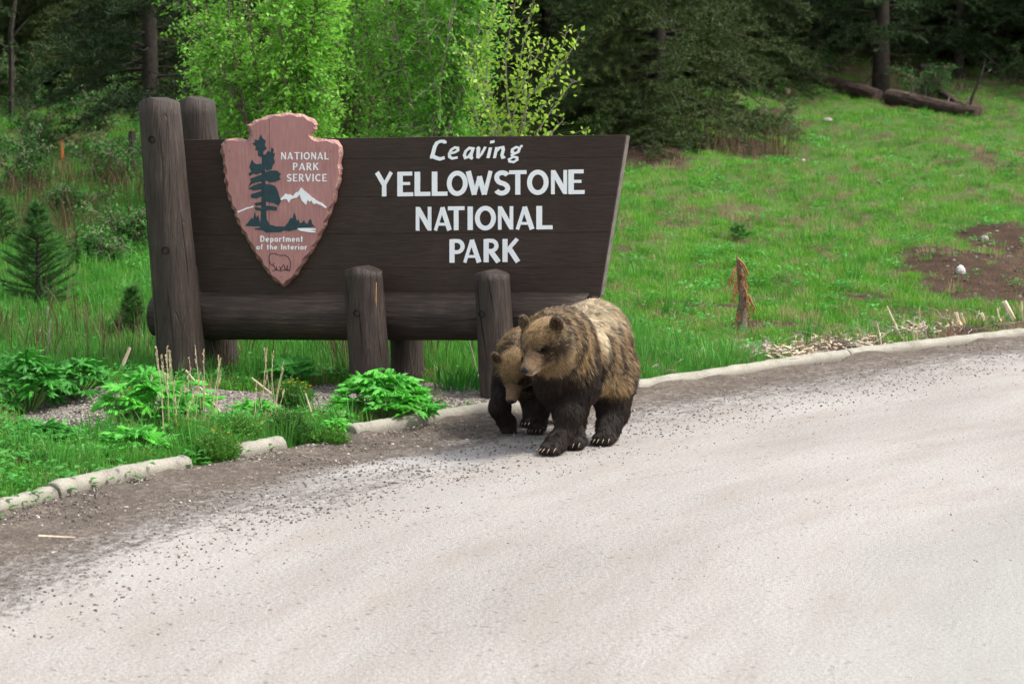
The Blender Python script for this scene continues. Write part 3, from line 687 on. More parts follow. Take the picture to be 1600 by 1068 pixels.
# dark backing so the joints read as grooves
extrude_poly([o_*.5+i_*.5 for o_, i_ in zip(outer, inner)], PO-.004, PO+.012, 'plaque_backing', MHOLE, PLQ)
MGREEN = plain('dark_green_sign_paint', (.024,.055,.066), .6, .2, 20)
d1, d2 = FACE, FACE+.0025
EMB = [[(246,290),(262,290),(268,560),(272,650),(290,680),(330,690),(368,694),(368,712),(260,718),(235,700),(242,600)],
 [(152,686),(172,664),(190,640),(198,650),(206,606),(214,640),(226,626),(236,672),(244,690),(206,690)],
 [(206,700),(300,690),(380,690),(545,690),(470,700),(440,706),(398,716),(368,712),(350,722),(300,722),(270,724),(250,712),(206,706)],
 [(368,696),(392,668),(400,650),(408,640),(416,648),(424,612),(434,630),(440,660),(450,650),(456,672),(470,668),(480,656),(488,672),(500,675),(508,655),(518,648),(526,675),(540,692)],
 [(192,228),(208,222),(206,205),(226,212),(232,196),(240,178),(250,200),(268,215),(262,236),(272,258),(252,275),(256,300),(236,304),(222,292),(226,270),(206,262),(216,250)],
 [(258,300),(280,270),(294,276),(300,250),(312,262),(308,285),(320,282),(310,310),(318,332),(306,350),(300,372),(270,380),(258,345)],
 [(176,360),(190,318),(202,336),(214,344),(250,340),(250,388),(214,402),(200,396),(176,410),(172,394),(188,386)],
 [(258,388),(300,378),(330,380),(350,398),(342,415),(350,428),(318,442),(290,444),(258,430)],
 [(180,424),(214,412),(250,400),(250,436),(214,446),(190,452),(170,470),(186,438)],
 [(170,478),(200,462),(232,450),(250,454),(250,482),(200,490)],
 [(184,512),(220,500),(250,492),(250,518),(218,534),(186,530)],
 [(258,454),(292,456),(318,464),(332,488),(342,520),(352,546),(338,574),(312,560),(286,556),(258,544)],
 [(204,560),(250,552),(250,570),(212,574)], [(258,574),(300,576),(330,582),(326,602),(296,598),(258,602)], [(206,582),(250,588),(248,604),(208,596)]]
for k_, q_ in enumerate(EMB): extrude_poly([np.array(p_, float) for p_ in q_], d1-.001, d2+.00025*k_, 'tree_emblem', MGREEN, PLQ)
MTN = [(350,535),(366,520),(378,507),(390,514),(400,510),(418,522),(436,500),(448,498),(464,474),(482,492),(500,506),(520,524),(548,545),(580,560),(606,583),(600,588),(574,572),(548,562),(534,566),(520,545),(512,553),(500,540),(492,570),(468,546),(455,512),(440,530),(420,534),(406,540),(396,558),(384,538),(368,538),(352,545)]
extrude_poly(MTN, d1-.001, d2+.0042, 'mountain_emblem', MWHITE, PLQ)
extrude_poly([(110,606),(140,594),(162,584),(180,582),(198,574),(200,581),(182,588),(164,592),(146,600),(112,614)], d1-.001, d2+.0004, 'ridge_line', MWHITE, PLQ)
extrude_poly([(445,700),(480,698),(545,702),(542,710),(515,708),(546,718),(542,724),(510,722),(460,714),(446,706)], d1-.001, d2+.0048, 'lake_emblem', MWHITE, PLQ)
MBIS = plain('thin_dark_outline_paint', (.06,.03,.027), .6)
def scribble(pl, w, name, mat):
    B = MB(); 
    for i, q in enumerate(pl): bevel_poly(B, q, w, lambda x, y: A(x, y, FACE), .0018, i*.0004)
    return B.build(name, mat, PLQ)
bis = scribble([[(286,868),(288,850),(300,840),(320,840),(335,846),(352,852),(372,848),(392,860),(404,880),(406,905),(402,925)],
          [(286,868),(290,890),(298,902),(308,908),(314,892)], [(314,908),(322,926),(330,934),(326,912)], [(346,912),(350,932),(358,915),(368,900)], [(372,905),(376,930),(386,934),(390,905)], [(404,925),(396,934)],
          [(306,936),(326,930),(352,936),(380,928),(404,936)]], 4.0, 'bison_outline', MBIS)
def small_word(txt, xa, xb, ya, yb, wsc=.9):
    ws = [G[c][0] for c in txt if c != ' ']; sp_ = .17; tot = sum((G[c][0] if c != ' ' else .30) + sp_ for c in txt) - sp_; k = (xb-xa)/tot; x = xa
    for c in txt:
        if c == ' ': x += (.30+sp_)*k; continue
        B = MB(); w = G[c][0]*k
        w_, strokes = G[c]
        def put(gx_, gy_, x=x, w=w, w_=w_): return A(x + gx_/w_*w, yb + (ya-yb)*gy_, FACE)
        for j, (pl, sw) in enumerate(strokes): bevel_poly(B, pl, sw*wsc, put, .0022, j*.0004)
        o = B.build('letter', MWHITE, PLQ); x += w + sp_*k
small_word('NATIONAL', 353, 618, 277, 318, .82); small_word('PARK', 419, 562, 336, 377, .82); small_word('SERVICE', 385, 608, 398, 440, .82)
small_word('Department', 238, 474, 741, 775, .95); small_word('of the Interior', 216, 497, 788, 818, .95)
# screw heads
for (x, y) in ((67, 270), (628, 270), (352, 968)):
    B = MB(); c = A(x, y, FACE); B.v = [(c.x+.009*math.cos(k*.785), c.y, c.z+.009*math.sin(k*.785)) for k in range(8)] + [(c.x+.007*math.cos(k*.785), c.y-.004, c.z+.007*math.sin(k*.785)) for k in range(8)]
    B.f = [(k, (k+1) % 8, 8+(k+1) % 8, 8+k) for k in range(8)] + [tuple(range(8, 16))]; B.build('screw', MEDGE, PLQ)
# ------------------------------------------------------------------ scattered ground cover (uncountable stuff, instanced on points)
def gn_group():
    ng = bpy.data.node_groups.new('scatter_on_points', 'GeometryNodeTree')
    ng.interface.new_socket('Geometry', in_out='INPUT', socket_type='NodeSocketGeometry')
    ng.interface.new_socket('Source', in_out='INPUT', socket_type='NodeSocketObject')
    ng.interface.new_socket('Geometry', in_out='OUTPUT', socket_type='NodeSocketGeometry')
    n = ng.nodes; l = ng.links; gi = n.new('NodeGroupInput'); go = n.new('NodeGroupOutput')
    oi = n.new('GeometryNodeObjectInfo'); l.new(gi.outputs['Source'], oi.inputs['Object'])
    ip = n.new('GeometryNodeInstanceOnPoints'); l.new(gi.outputs['Geometry'], ip.inputs['Points']); l.new(oi.outputs['Geometry'], ip.inputs['Instance'])
    r = n.new('GeometryNodeInputNamedAttribute'); r.data_type = 'FLOAT_VECTOR'; r.inputs['Name'].default_value = 'rot'
    s = n.new('GeometryNodeInputNamedAttribute'); s.data_type = 'FLOAT_VECTOR'; s.inputs['Name'].default_value = 'scl'
    l.new(r.outputs['Attribute'], ip.inputs['Rotation']); l.new(s.outputs['Attribute'], ip.inputs['Scale'])
    l.new(ip.outputs[0], go.inputs[0]); return ng
NG = gn_group()
SRC_ID = [i for i in NG.interface.items_tree if i.item_type == 'SOCKET' and i.name == 'Source'][0].identifier
def source(name, v, f, mat, cols=None, smooth=False):
    o = mesh_obj(name, v, f, mat, smooth=smooth, cols=cols); COL.objects.unlink(o); return o
def scatter(name, pts, src, label, cat, smin=.7, smax=1.3, tilt=.12, aniso=None, yaw=None, parent=None):
    n_ = len(pts); me = bpy.data.meshes.new(name); me.vertices.add(n_); me.vertices.foreach_set('co', np.asarray(pts, np.float32).ravel())
    rot = np.stack([RNG.normal(0, tilt, n_), RNG.normal(0, tilt, n_), RNG.uniform(0, 6.283, n_)], -1)
    sc = RNG.uniform(smin, smax, n_)[:, None] * np.ones((1, 3))
    if aniso is not None: sc = sc * aniso
    for nm, d in (('rot', rot), ('scl', sc)):
        a = me.attributes.new(nm, 'FLOAT_VECTOR', 'POINT'); a.data.foreach_set('vector', d.astype(np.float32).ravel())
    o = bpy.data.objects.new(name, me); COL.objects.link(o)
    md = o.modifiers.new('scatter', 'NODES'); md.node_group = NG; md[SRC_ID] = src
    if cat: tag(o, label, cat, kind='stuff')
    return o
def tuft(nb, hmin, hmax, spread, width, lean=.35, seed=0, segs=2, droop=.25):
    r = np.random.default_rng(seed); V = []; Fc = []
    for i in range(nb):
        a = r.uniform(0, 6.283); d = spread*math.sqrt(r.uniform()); x, y = d*math.cos(a), d*math.sin(a); h = r.uniform(hmin, hmax)
        la = a + r.normal(0, .8); L = lean*r.uniform(.2, 1)*h; w = width*r.uniform(.7, 1.2); ta = r.uniform(0, 6.283); tx, ty = math.cos(ta)*w/2, math.sin(ta)*w/2
        o = len(V)
        for k in range(segs+1):
            f = k/segs; cx = x+math.cos(la)*L*f**1.7; cy = y+math.sin(la)*L*f**1.7; z = h*(f - droop*f**3*.5); ww = (1-f)**.7
            if k < segs: V += [(cx-tx*ww, cy-ty*ww, z), (cx+tx*ww, cy+ty*ww, z)]
            else: V.append((cx, cy, z))
        for k in range(segs-1): Fc.append((o+2*k, o+2*k+1, o+2*k+3, o+2*k+2))
        Fc.append((o+2*segs-2, o+2*segs-1, o+2*segs))
    return V, Fc
MG = leafmat('fresh_meadow_grass', (.050,.205,.020), (.23,.50,.055), .4, scale=1.6)
MG2 = leafmat('bluish_tall_grass', (.042,.20,.026), (.14,.40,.055), .4, scale=1.3)  # cooler, darker green for the tall grass
MDRY = leafmat('dry_straw_grass', (.22,.17,.08), (.42,.34,.18), .25, scale=2)
MRED = leafmat('reddish_brown_shoots', (.085,.060,.030), (.17,.115,.055), .15, scale=2)
MHERB = leafmat('low_herb_leaves', (.040,.23,.028), (.10,.38,.055), .35, scale=1.2)
src_short = [source('short_grass_tuft', *tuft(26, .03, .085, .085, .008, .5, s), MG) for s in (1, 2)]
src_tall = [source('tall_grass_tuft', *tuft(26, .12, .30, .09, .009, .35, s, 3), MG2) for s in (3, 4)]
src_dry = source('dry_grass_tuft', *tuft(16, .05, .17, .08, .006, .7, 5), MDRY)
src_red = source('brown_shoot_tuft', *tuft(12, .25, .6, .12, .010, .3, 6, 3), MRED)
def herb(seed, n_=16, r0=.10, s=.035):
    r = np.random.default_rng(seed); V = []; Fc = []
    for i in range(n_):
        a = r.uniform(0, 6.283); d = r0*r.uniform(.1, 1); z = r.uniform(.02, .09); c = np.array([d*math.cos(a), d*math.sin(a), z])
        ax = np.array([math.cos(a), math.sin(a), r.uniform(-.1, .5)]); ax /= np.linalg.norm(ax); sd_ = np.cross(ax, [0, 0, 1]); sd_ /= np.linalg.norm(sd_); L = s*r.uniform(.7, 1.4)
        o = len(V); V += [tuple(c), tuple(c+ax*L*.5+sd_*L*.35+[0,0,.006]), tuple(c+ax*L), tuple(c+ax*L*.5-sd_*L*.35+[0,0,.006])]; Fc += [(o, o+1, o+2), (o, o+2, o+3)]
    return V, Fc
src_herb = source('herb_rosette', *herb(8), MHERB)

def rand_ground(n_, ymin, ymax, dens=lambda x, y, m: 1.0, margin=1.8, wmul=.215, kdmin=.06):
    """random points on the ground in the wedge the photo shows, more per area nearer"""
    u = RNG.uniform(0, 1, n_); y = 1/(1/ymin + (1/ymax-1/ymin)*u) if True else 0
    x = RNG.uniform(-1, 1, n_)*(wmul*y + margin)
    kd, _ = kerbdist(x, y); mk_ = masks(x, y); p = dens(x, y, mk_)
    ok = (kd < -kdmin) & (RNG.uniform(0, 1, n_) < p); x, y = x[ok], y[ok]
    return np.stack([x, y, height(x, y, kd[ok]) - .005], -1)
def in_photo_left(x, y): return sstep(.0, -1.5, x + .02*y + .3)
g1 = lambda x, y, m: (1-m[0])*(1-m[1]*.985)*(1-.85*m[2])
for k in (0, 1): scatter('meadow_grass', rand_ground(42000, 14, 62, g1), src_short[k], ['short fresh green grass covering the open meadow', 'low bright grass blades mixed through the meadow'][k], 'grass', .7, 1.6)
def tall_d(x, y, m):
    left = sstep(1.2, -1.5, x + .02*(y-20))*(1-.8*sstep(38, 46, y)); kd, _ = kerbdist(x, y)
    beh = sstep(21.2, 22.0, y)*sstep(28, 23, y)*sstep(2.0, .6, x)
    edge = np.exp(-((kd+.35)/.3)**2)*.32*sstep(4.5, 2.5, x)*sstep(.6, 1.4, x)
    patch = .10*(np.sin(x*2.3+y)*np.sin(y*1.1) > .5)
    return np.clip(np.maximum.reduce([left*.75, beh, edge*2, patch]), 0, 1)*(1-m[0])*(1-m[1]*.9)*(.12+.88*sstep(20.6, 22.2, y+.0*x))
for k in (0, 1): scatter('tall_grass', rand_ground(15000, 14, 60, tall_d), src_tall[k], ['long green grass behind and left of the sign', 'longer darker grass blades on the left hillside'][k], 'grass', .6, 1.3)
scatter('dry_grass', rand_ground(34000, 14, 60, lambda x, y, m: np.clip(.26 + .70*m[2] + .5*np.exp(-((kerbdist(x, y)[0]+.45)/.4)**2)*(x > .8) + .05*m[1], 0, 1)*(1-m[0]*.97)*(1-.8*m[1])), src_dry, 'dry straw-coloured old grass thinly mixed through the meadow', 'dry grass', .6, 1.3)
def red_d(x, y, m): return np.clip(blob(x, y, gpt(140, 320), 1.7, 4.5)*2.2, 0, 1)*.9 *.55 + .5*np.clip(blob(x, y, gpt(1160, 235), 1.3, 3)*2, 0, 1) + .15*sstep(21.5, 22.5, y)*sstep(27, 23, y)*sstep(1.2, -1, x)
scatter('brown_shoots', rand_ground(16000, 21, 52, red_d), src_red, 'reddish brown leafless shoots on the slope behind the sign', 'shoots', .7, 1.3)
scatter('low_herbs', rand_ground(14000, 14, 60, lambda x, y, m: (1-m[0])*(1-m[1]*.8)*np.clip(.25+.9*in_photo_left(x, y)+.5*(np.sin(x*1.7)*np.sin(y*.9+x) > .4), 0, 1)), src_herb, 'low broad-leaved herbs growing among the meadow grass', 'herbs', .8, 2.0)
# grass fringe along the kerb on the left
def fringe(n_, a, b_, w):
    t = RNG.uniform(px_t(a), px_t(b_), n_); o = []
    for tt in t:
        p, d = kerb_at(tt); nr = np.array([d[1], -d[0]]); q = p - nr*(.10 + w*abs(RNG.normal())); o.append((q[0], q[1], hz(q[0], q[1])-.01))
    return o
scatter('kerb_grass', fringe(260, -300, 330, .12) + fringe(140, 400, 560, .10) + fringe(200, 985, 1180, .2), src_tall[0], 'uneven grass fringe growing over the back of the kerb', 'grass', .35, .8)
# pebbles
def pebble(seed):
    r = np.random.default_rng(seed); bm = bmesh.new(); bmesh.ops.create_icosphere(bm, subdivisions=1, radius=1)
    for v_ in bm.verts: v_.co *= 1 + r.uniform(-.22, .22); v_.co.z *= .6
    V = [tuple(v_.co) for v_ in bm.verts]; Fc = [tuple(q.index for q in f_.verts) for f_ in bm.faces]; bm.free(); return V, Fc
m, n, l, b = newmat('mixed_pebbles'); oi = n.new('ShaderNodeObjectInfo'); cr = ramp(n, [(0, (.06,.048,.038)), (.5, (.13,.11,.09)), (.88, (.24,.21,.18)), (1, (.48,.44,.38))]); l.new(oi.outputs['Random'], cr.inputs[0]); l.new(cr.outputs[0], b.inputs['Base Color']); b.inputs['Roughness'].default_value = .9; MPEB = m
m, n, l, b = newmat('dark_grit'); oi = n.new('ShaderNodeObjectInfo'); cr = ramp(n, [(0, (.06,.047,.038)), (.7, (.16,.135,.115)), (1, (.36,.32,.28))]); l.new(oi.outputs['Random'], cr.inputs[0]); l.new(cr.outputs[0], b.inputs['Base Color']); b.inputs['Roughness'].default_value = .9; MGRIT = m
sp1 = source('pebble', *pebble(1), MPEB); sp2 = source('grit', *pebble(2), MGRIT)
def grav_pts(n_):
    x = RNG.uniform(-5.5, 1.2, n_); y = RNG.uniform(15.5, 24, n_); kd, _ = kerbdist(x, y); m_ = masks(x, y); ok = (kd < -.08) & (RNG.uniform(0, 1, n_) < m_[0]); x, y = x[ok], y[ok]
    return np.stack([x, y, height(x, y)], -1)
def soil_pts(n_):
    x = RNG.uniform(-8, 14, n_); y = RNG.uniform(16, 50, n_); kd, _ = kerbdist(x, y); m_ = masks(x, y); ok = (kd < -.1) & (RNG.uniform(0, 1, n_) < m_[1]); x, y = x[ok], y[ok]
    return np.stack([x, y, height(x, y)], -1)
scatter('gravel', grav_pts(26000), sp1, 'brownish gravel spread round the feet of the sign posts', 'gravel', .005, .016, .5)
scatter('soil_clods', soil_pts(14000), sp2, 'dark crumbly soil clods on the bare patches', 'soil', .008, .030, .5)
def road_pts(n_, kmax, pw):
    t = RNG.uniform(px_t(-500), px_t(2200), n_); k = .06 + kmax*RNG.uniform(0, 1, n_)**pw; o = []
    for tt, kk in zip(t, k):
        p, d = kerb_at(tt); q = p + np.array([d[1], -d[0]])*kk; o.append((q[0], q[1], .006 + .035*math.exp(-(kk/.35)**2)))
    return o
scatter('road_grit', road_pts(3800, 2.2, 1.8), sp2, 'dark grit washed along the kerb side of the road', 'grit', .002, .008, .5)
scatter('road_pebbles', road_pts(5000, 1.7, 1.2), sp1, 'pale small stones lying in the dirt beside the kerb', 'pebbles', .003, .012, .5)
scatter('loose_road_grit', road_pts(520, 9.0, .8), sp2, 'sparse dark grit scattered over the open road surface', 'grit', .002, .006, .5)

# ------------------------------------------------------------------ large-leaved weeds: every leaf a part
def big_leaf(seed, lobes=5):
    """palmate toothed leaf lying roughly in x (outwards) with folds along its veins"""
    r = np.random.default_rng(seed); V = [(0, 0, 0)]; Fc = []
    out = []; nL = lobes
    for j in range(nL):
        a = (j-(nL-1)/2)*.62; L = (1.0 - .17*abs(j-(nL-1)/2))*r.uniform(.9, 1.08)
        for k, (da, rr) in enumerate(((-.26, .48), (-.20, .66), (-.15, .62), (-.09, .86), (-.04, .84), (0, 1.0), (.05, .83), (.10, .85), (.15, .62), (.21, .64), (.27, .45))):
            rad = L*rr*r.uniform(.94, 1.06); aa = a + da
            z = .16*rad - .42*rad**2 + (.075*math.cos((k-5)/5*math.pi)*rad) + r.uniform(-.02, .02)
            out.append((rad*math.cos(aa), rad*math.sin(aa)*1.05, z))
    V += out; n_ = len(out)
    mid = []
    for j in range(nL):    # vein ridge points
        a = (j-(nL-1)/2)*.62; rad = .5; V.append((rad*math.cos(a), rad*math.sin(a), .16*rad-.42*rad*rad+.09)); mid.append(len(V)-1)
    for j in range(nL):
        b0 = 1 + j*11
        for k in range(10): Fc.append((mid[j], b0+k, b0+k+1))
        Fc.append((0, b0, mid[j])); Fc.append((0, mid[j], b0+10))
    return V, Fc
MLEAF = leafmat('bright_cow_parsnip_leaf', (.030,.24,.020), (.13,.55,.05), .32, .5, scale=9, spec=.3)
MLEAFD = leafmat('deep_green_weed_leaf', (.022,.16,.020), (.075,.34,.038), .30, .5, scale=9, spec=.3)
MSTEM = plain('pale_green_stem', (.12,.21,.06), .6)
leaf_me = {}
for nm, mt in (('b', MLEAF), ('d', MLEAFD)):
    for s in range(5):
        V, Fc = big_leaf(s+3, (5, 5, 7, 5, 3)[s]); me = bpy.data.meshes.new('leaf'); me.from_pydata(V, [], Fc); me.materials.append(mt); leaf_me[nm, s] = me
def leafy_plant(px, py, wpx, hpx, nleaf, label, kind='b', size=.13, seed=0, droop=.25, base=None):
    c = base or gpt(px, py); D = c.y; s = D/F0; R = wpx/2*s; Hh = hpx*s; r = random.Random(seed)
    root = empty('broad_leaved_weed', c); tag(root, label, 'weed', 'broad-leaved weeds along the kerb'); stems = MB()
    for i in range(nleaf):
        f = (i+.5)/nleaf; a = i*2.399963 + r.uniform(-.3, .3); rho = R*math.sqrt(f)*r.uniform(.85, 1.08); z = Hh*(1-.75*(rho/R)**2.6)*r.choice((r.uniform(.85, 1.08), r.uniform(.5, 1.0)))+.02
        x, y = rho*math.cos(a), rho*math.sin(a)*.85; gz = hz(c.x+x, c.y+y)-c.z; z = max(z, .05) + gz*.8
        o = bpy.data.objects.new('leaf', leaf_me[kind, r.randrange(5)]); COL.objects.link(o); o.parent = root
        q = size*1.32*r.uniform(.7, 1.25); o.scale = (q, q, q)
        o.location = (x - .35*q*math.cos(a), y - .35*q*math.sin(a), z); o.rotation_euler = (r.gauss(0, .38), -r.uniform(-.45, droop+.30*f), a + r.gauss(0, .8))
        if i % 2 == 0: stems.tube([(x*.15, y*.15, 0), (x*.6, y*.6, z*.6), tuple(o.location)], [.006, .005, .003], 4, False)
    st = stems.build('stems', MSTEM, root); st['kind'] = 'stuff'
    return root
leafy_plant(602, 660, 178, 74, 110, 'big bright leafy clump growing against the kerb below the short front post', 'b', .125, 1)
leafy_plant(225, 672, 165, 84, 84, 'bright leafy weed left of the tall sign post', 'b', .125, 2)
leafy_plant(300, 664, 110, 60, 40, 'bright leafy weed at the foot of the tall sign post, behind the dry stalks', 'b', .12, 12)
leafy_plant(205, 714, 140, 36, 44, 'low leafy weed just behind the kerb below the gravel mound', 'b', .11, 3)
leafy_plant(45, 645, 120, 88, 70, 'tall dark leafy weed cut by the edge of the photo', 'd', .14, 4)
leafy_plant(120, 622, 110, 56, 50, 'deep green leafy weed behind the gravel mound', 'd', .13, 5)
leafy_plant(75, 705, 150, 38, 40, 'spreading dark weed below the gravel mound', 'd', .12, 6)
leafy_plant(15, 590, 60, 34, 16, 'small leafy weed at the very edge of the verge', 'd', .12, 16)
leafy_plant(458, 606, 78, 38, 16, 'weed with large drooping leaves between the sign posts', 'd', .19, 7, droop=.9)
leafy_plant(398, 655, 90, 26, 24, 'small leafy weed on the gravel between the tall and short posts', 'b', .10, 8)
leafy_plant(525, 690, 55, 30, 14, 'little weed at the cut end of the kerb', 'b', .09, 9)
# strap-leaved plant beside the third front post
def strap_plant(px, py, n_, h, label, mat=MG2, w=.02):
    c = gpt(px, py); r = random.Random(px); root = empty('strap_leaved_plant', c); tag(root, label, 'plant'); B = MB()
    V, Fc = tuft(n_, h*.5, h, .22, w, .8, int(px), 4, .6); B.v = V; B.f = Fc; B.build('leaves', mat, root)['kind'] = 'stuff'
strap_plant(718, 608, 60, .30, 'clump of dark strap-like leaves beside the third front post', MLEAFD, .018)

# ------------------------------------------------------------------ feathery flowering bushes
MFEA = leafmat('feathery_yellow_green_leaf', (.055,.19,.018), (.13,.31,.035), .35, scale=5)
MFEAD = leafmat('feathery_deep_green_leaf', (.035,.135,.016), (.08,.23,.030), .35, scale=5)
MYEL = plain('small_yellow_flower', (.62,.46,.02), .6, .1)
def feathery(px, py, wpx, hpx, label, mat, flowers=0, seed=0, n_=110, dens=1.0):
    c = gpt(px, py); s = c.y/F0; R = wpx/2*s; Hh = hpx*s; r = random.Random(seed); root = empty('feathery_bush', c); tag(root, label, 'flowering weed')
    V, Fc, ST, FL = [], [], MB(), MB()
    for i in range(int(n_*1.3)):
        a = r.uniform(0, 6.283); q = math.sqrt(r.uniform(0, 1)); bx, by = R*.45*q*math.cos(a), R*.45*q*math.sin(a); tx, ty = R*q*math.cos(a)*r.uniform(.85, 1.1), R*q*math.sin(a)*.8
        h = Hh*(1-.5*q*q)*r.uniform(.7, 1.05); gz = hz(c.x+tx, c.y+ty)-c.z
        P = [Vector((bx+(tx-bx)*f**1.3, by+(ty-by)*f**1.3, h*f + gz)) for f in (0, .25, .5, .75, 1)]
        if i % 3 == 0: ST.tube(P, [.003]*5, 3, False)
        for f in [k/15 for k in range(3, 16)]:
            j = min(int(f*4), 3); p = P[j].lerp(P[j+1], f*4-j)
            for _ in range(3):
                d = Vector((r.gauss(0, 1), r.gauss(0, 1), r.uniform(-.2, 1.2))).normalized()*r.uniform(.018, .04)*(1.15-.5*f); sdv = d.cross(Vector((r.gauss(0,1), r.gauss(0,1), r.gauss(0,1)))).normalized()*.0035
                o = len(V); V += [tuple(p), tuple(p+d*.5+sdv), tuple(p+d), tuple(p+d*.5-sdv)]; Fc += [(o, o+1, o+2, o+3)]
    ob = mesh_obj('foliage', V, Fc, mat, root); ob['kind'] = 'stuff'; ST.build('stems', MSTEM, root)['kind'] = 'stuff'
    for i in range(flowers):
        a = r.uniform(0, 6.283); q = math.sqrt(r.uniform(0, 1)); x, y = R*.9*q*math.cos(a), R*.7*q*math.sin(a); z = Hh*(1-.45*q*q)*r.uniform(.85, 1.08); B = MB(); k = .011*r.uniform(.7, 1.2)
        for j in range(6):
            t_ = j*1.047; B.v.append((x+k*math.cos(t_), y+k*math.sin(t_), z+.004*(j % 2)))
        B.v.append((x, y, z-.008)); B.f = [(j, (j+1) % 6, 6) for j in range(6)] + [(5,4,3,2,1,0)]; B.build('flower', MYEL, root)
    return root
feathery(338, 732, 92, 62, 'feathery yellow-flowered weed filling the first gap in the kerb', MFEA, 14, 1, 130)
feathery(285, 700, 70, 52, 'feathery weed behind the smooth kerb length', MFEA, 5, 11, 80)
feathery(380, 700, 85, 50, 'soft green weed behind the short kerb block', MFEA, 3, 2, 110)
feathery(455, 695, 80, 55, 'rounded deep green feathery weed beside the short kerb block', MFEAD, 0, 3, 130)
feathery(515, 702, 70, 38, 'low pale green weed in the second gap of the kerb', MFEA, 0, 4, 90)
feathery(458, 640, 75, 52, 'dark feathery weed topped with yellow flowers between the posts', MFEAD, 22, 5, 110)
feathery(60, 738, 110, 34, 'low feathery growth behind the old kerb', MFEAD, 0, 7, 110)
feathery(170, 732, 110, 24, 'thin feathery growth at the back of the kerb', MFEA, 0, 8, 90)

# ------------------------------------------------------------------ dry stalks and sticks
MSTRAW = plain('bleached_straw', (.47,.38,.24), .7, .2, 30)
MBARK = plain('grey_weathered_stick', (.30,.26,.22), .8, .35, 20, .004)
MPALE = plain('pale_peeled_wood', (.52,.42,.30), .75, .25, 14, .004)
MTANW = plain('freshly_split_tan_wood', (.55,.36,.17), .75, .3, 14, .004)
MROT = plain('dark_rotten_bark', (.065,.042,.030), .9, .45, 9, .02)
def stalks(px, py, n_, wpx, hmin, hmax, label, seed):
    c = gpt(px, py); s = c.y/F0; r = random.Random(seed); B = MB(); root = empty('dry_stalks', c); tag(root, label, 'dry stalks')
    for i in range(n_):
        x = r.uniform(-.5, .5)*wpx*s; y = r.uniform(-.15, .15); h = r.uniform(hmin, hmax); lx = r.gauss(0, .10)*h + (x*.25); P = [(x, y, 0), (x+lx*.4, y, h*.5), (x+lx, y+r.gauss(0,.03), h)]
        B.tube(P, [.0035, .003, .0018], 4, False)
        for k in range(9):
            f = .78 + .22*k/9; z = h*f; xx = x+lx*f; a = r.uniform(0, 6.28); e = .012
            B.add([(xx, y, z), (xx+e*math.cos(a), y+e*math.sin(a), z+.018), (xx+.3*e, y, z+.024)], [(0,1,2)])
    B.build('stems', MSTRAW, root)['kind'] = 'stuff'
stalks(300, 672, 22, 80, .35, .62, 'bunch of bleached dry seed stalks in front of the tall post', 1)
stalks(272, 680, 8, 50, .25, .45, 'few bleached stalks rising from the bright leafy weed', 4)
stalks(412, 660, 10, 40, .2, .55, 'thin dry stalks on the gravel between the tall and short posts', 2)
stalks(1420, 545, 9, 60, .15, .4, 'thin dry stalks behind the far kerb beside the wood chips', 3)
def stick(pts, rad, label, mat=MPALE, name='stick', cat='stick', lift=.01, n_=6):
    P = [gpt(*pts[0])]; 
    for q in pts[1:]:
        if len(q) == 3: v_ = atY(q[0], q[1], q[2])
        else: v_ = atY(q[0], q[1], P[0].y)
        P.append(v_)
    P[0].z += lift; o0 = P[0].copy(); B = MB(); r = rad if hasattr(rad, '__len__') else [rad]*len(P); r = [r[min(i, len(r)-1)] for i in range(len(P))]
    B.tube([p-o0 for p in P], r, n_, True, .12); o = B.build(name, mat, loc=o0); tag(o, label, cat); return o
stick([(180, 600), (203, 543)], [.022, .014], 'pale peeled stick leaning left of the tall post')
stick([(345, 648), (290, 578)], [.010, .008], 'thin pale stick slanting across the dry stalks')
stick([(430, 622), (393, 590)], [.010, .007], 'thin pale stick leaning against the rear post')
stick([(492, 664), (477, 614)], [.009, .006], 'thin straw stick standing between the posts')
stick([(138, 722), (112, 696)], [.016, .010], 'short broken pale stick above the old kerb')
stick([(170, 782), (130, 772)], [.012, .008], 'brown twig lying in the dirt below the smooth kerb length', MBARK, 'twig', 'twig')
stick([(461, 715), (463, 698)], [.012, .006], 'small splinter of pale wood beside the short kerb block')
stick([(750, 600), (733, 530)], [.008, .004], 'thin white stem leaning behind the third front post')
stick([(72, 575), (78, 500)], [.010, .005], 'thin grey sapling stem beside the leafy weed', MBARK)
stick([(98, 266), (97, 222)], [.028, .026], 'bright orange survey stake standing on the hillside', plain('orange_stake_paint', (.80,.17,.05), .6, .1), 'survey_stake', 'stake', 0, 4)
stick([(118, 845), (60, 838)], [.010, .014], 'flat pale stone-like chip on the dirt near the old kerb', MPALE, 'wood_chip', 'wood chip')
stick([(72, 508), (74, 480)], [.02, .015], 'small grey stub beside the little pine', MBARK)
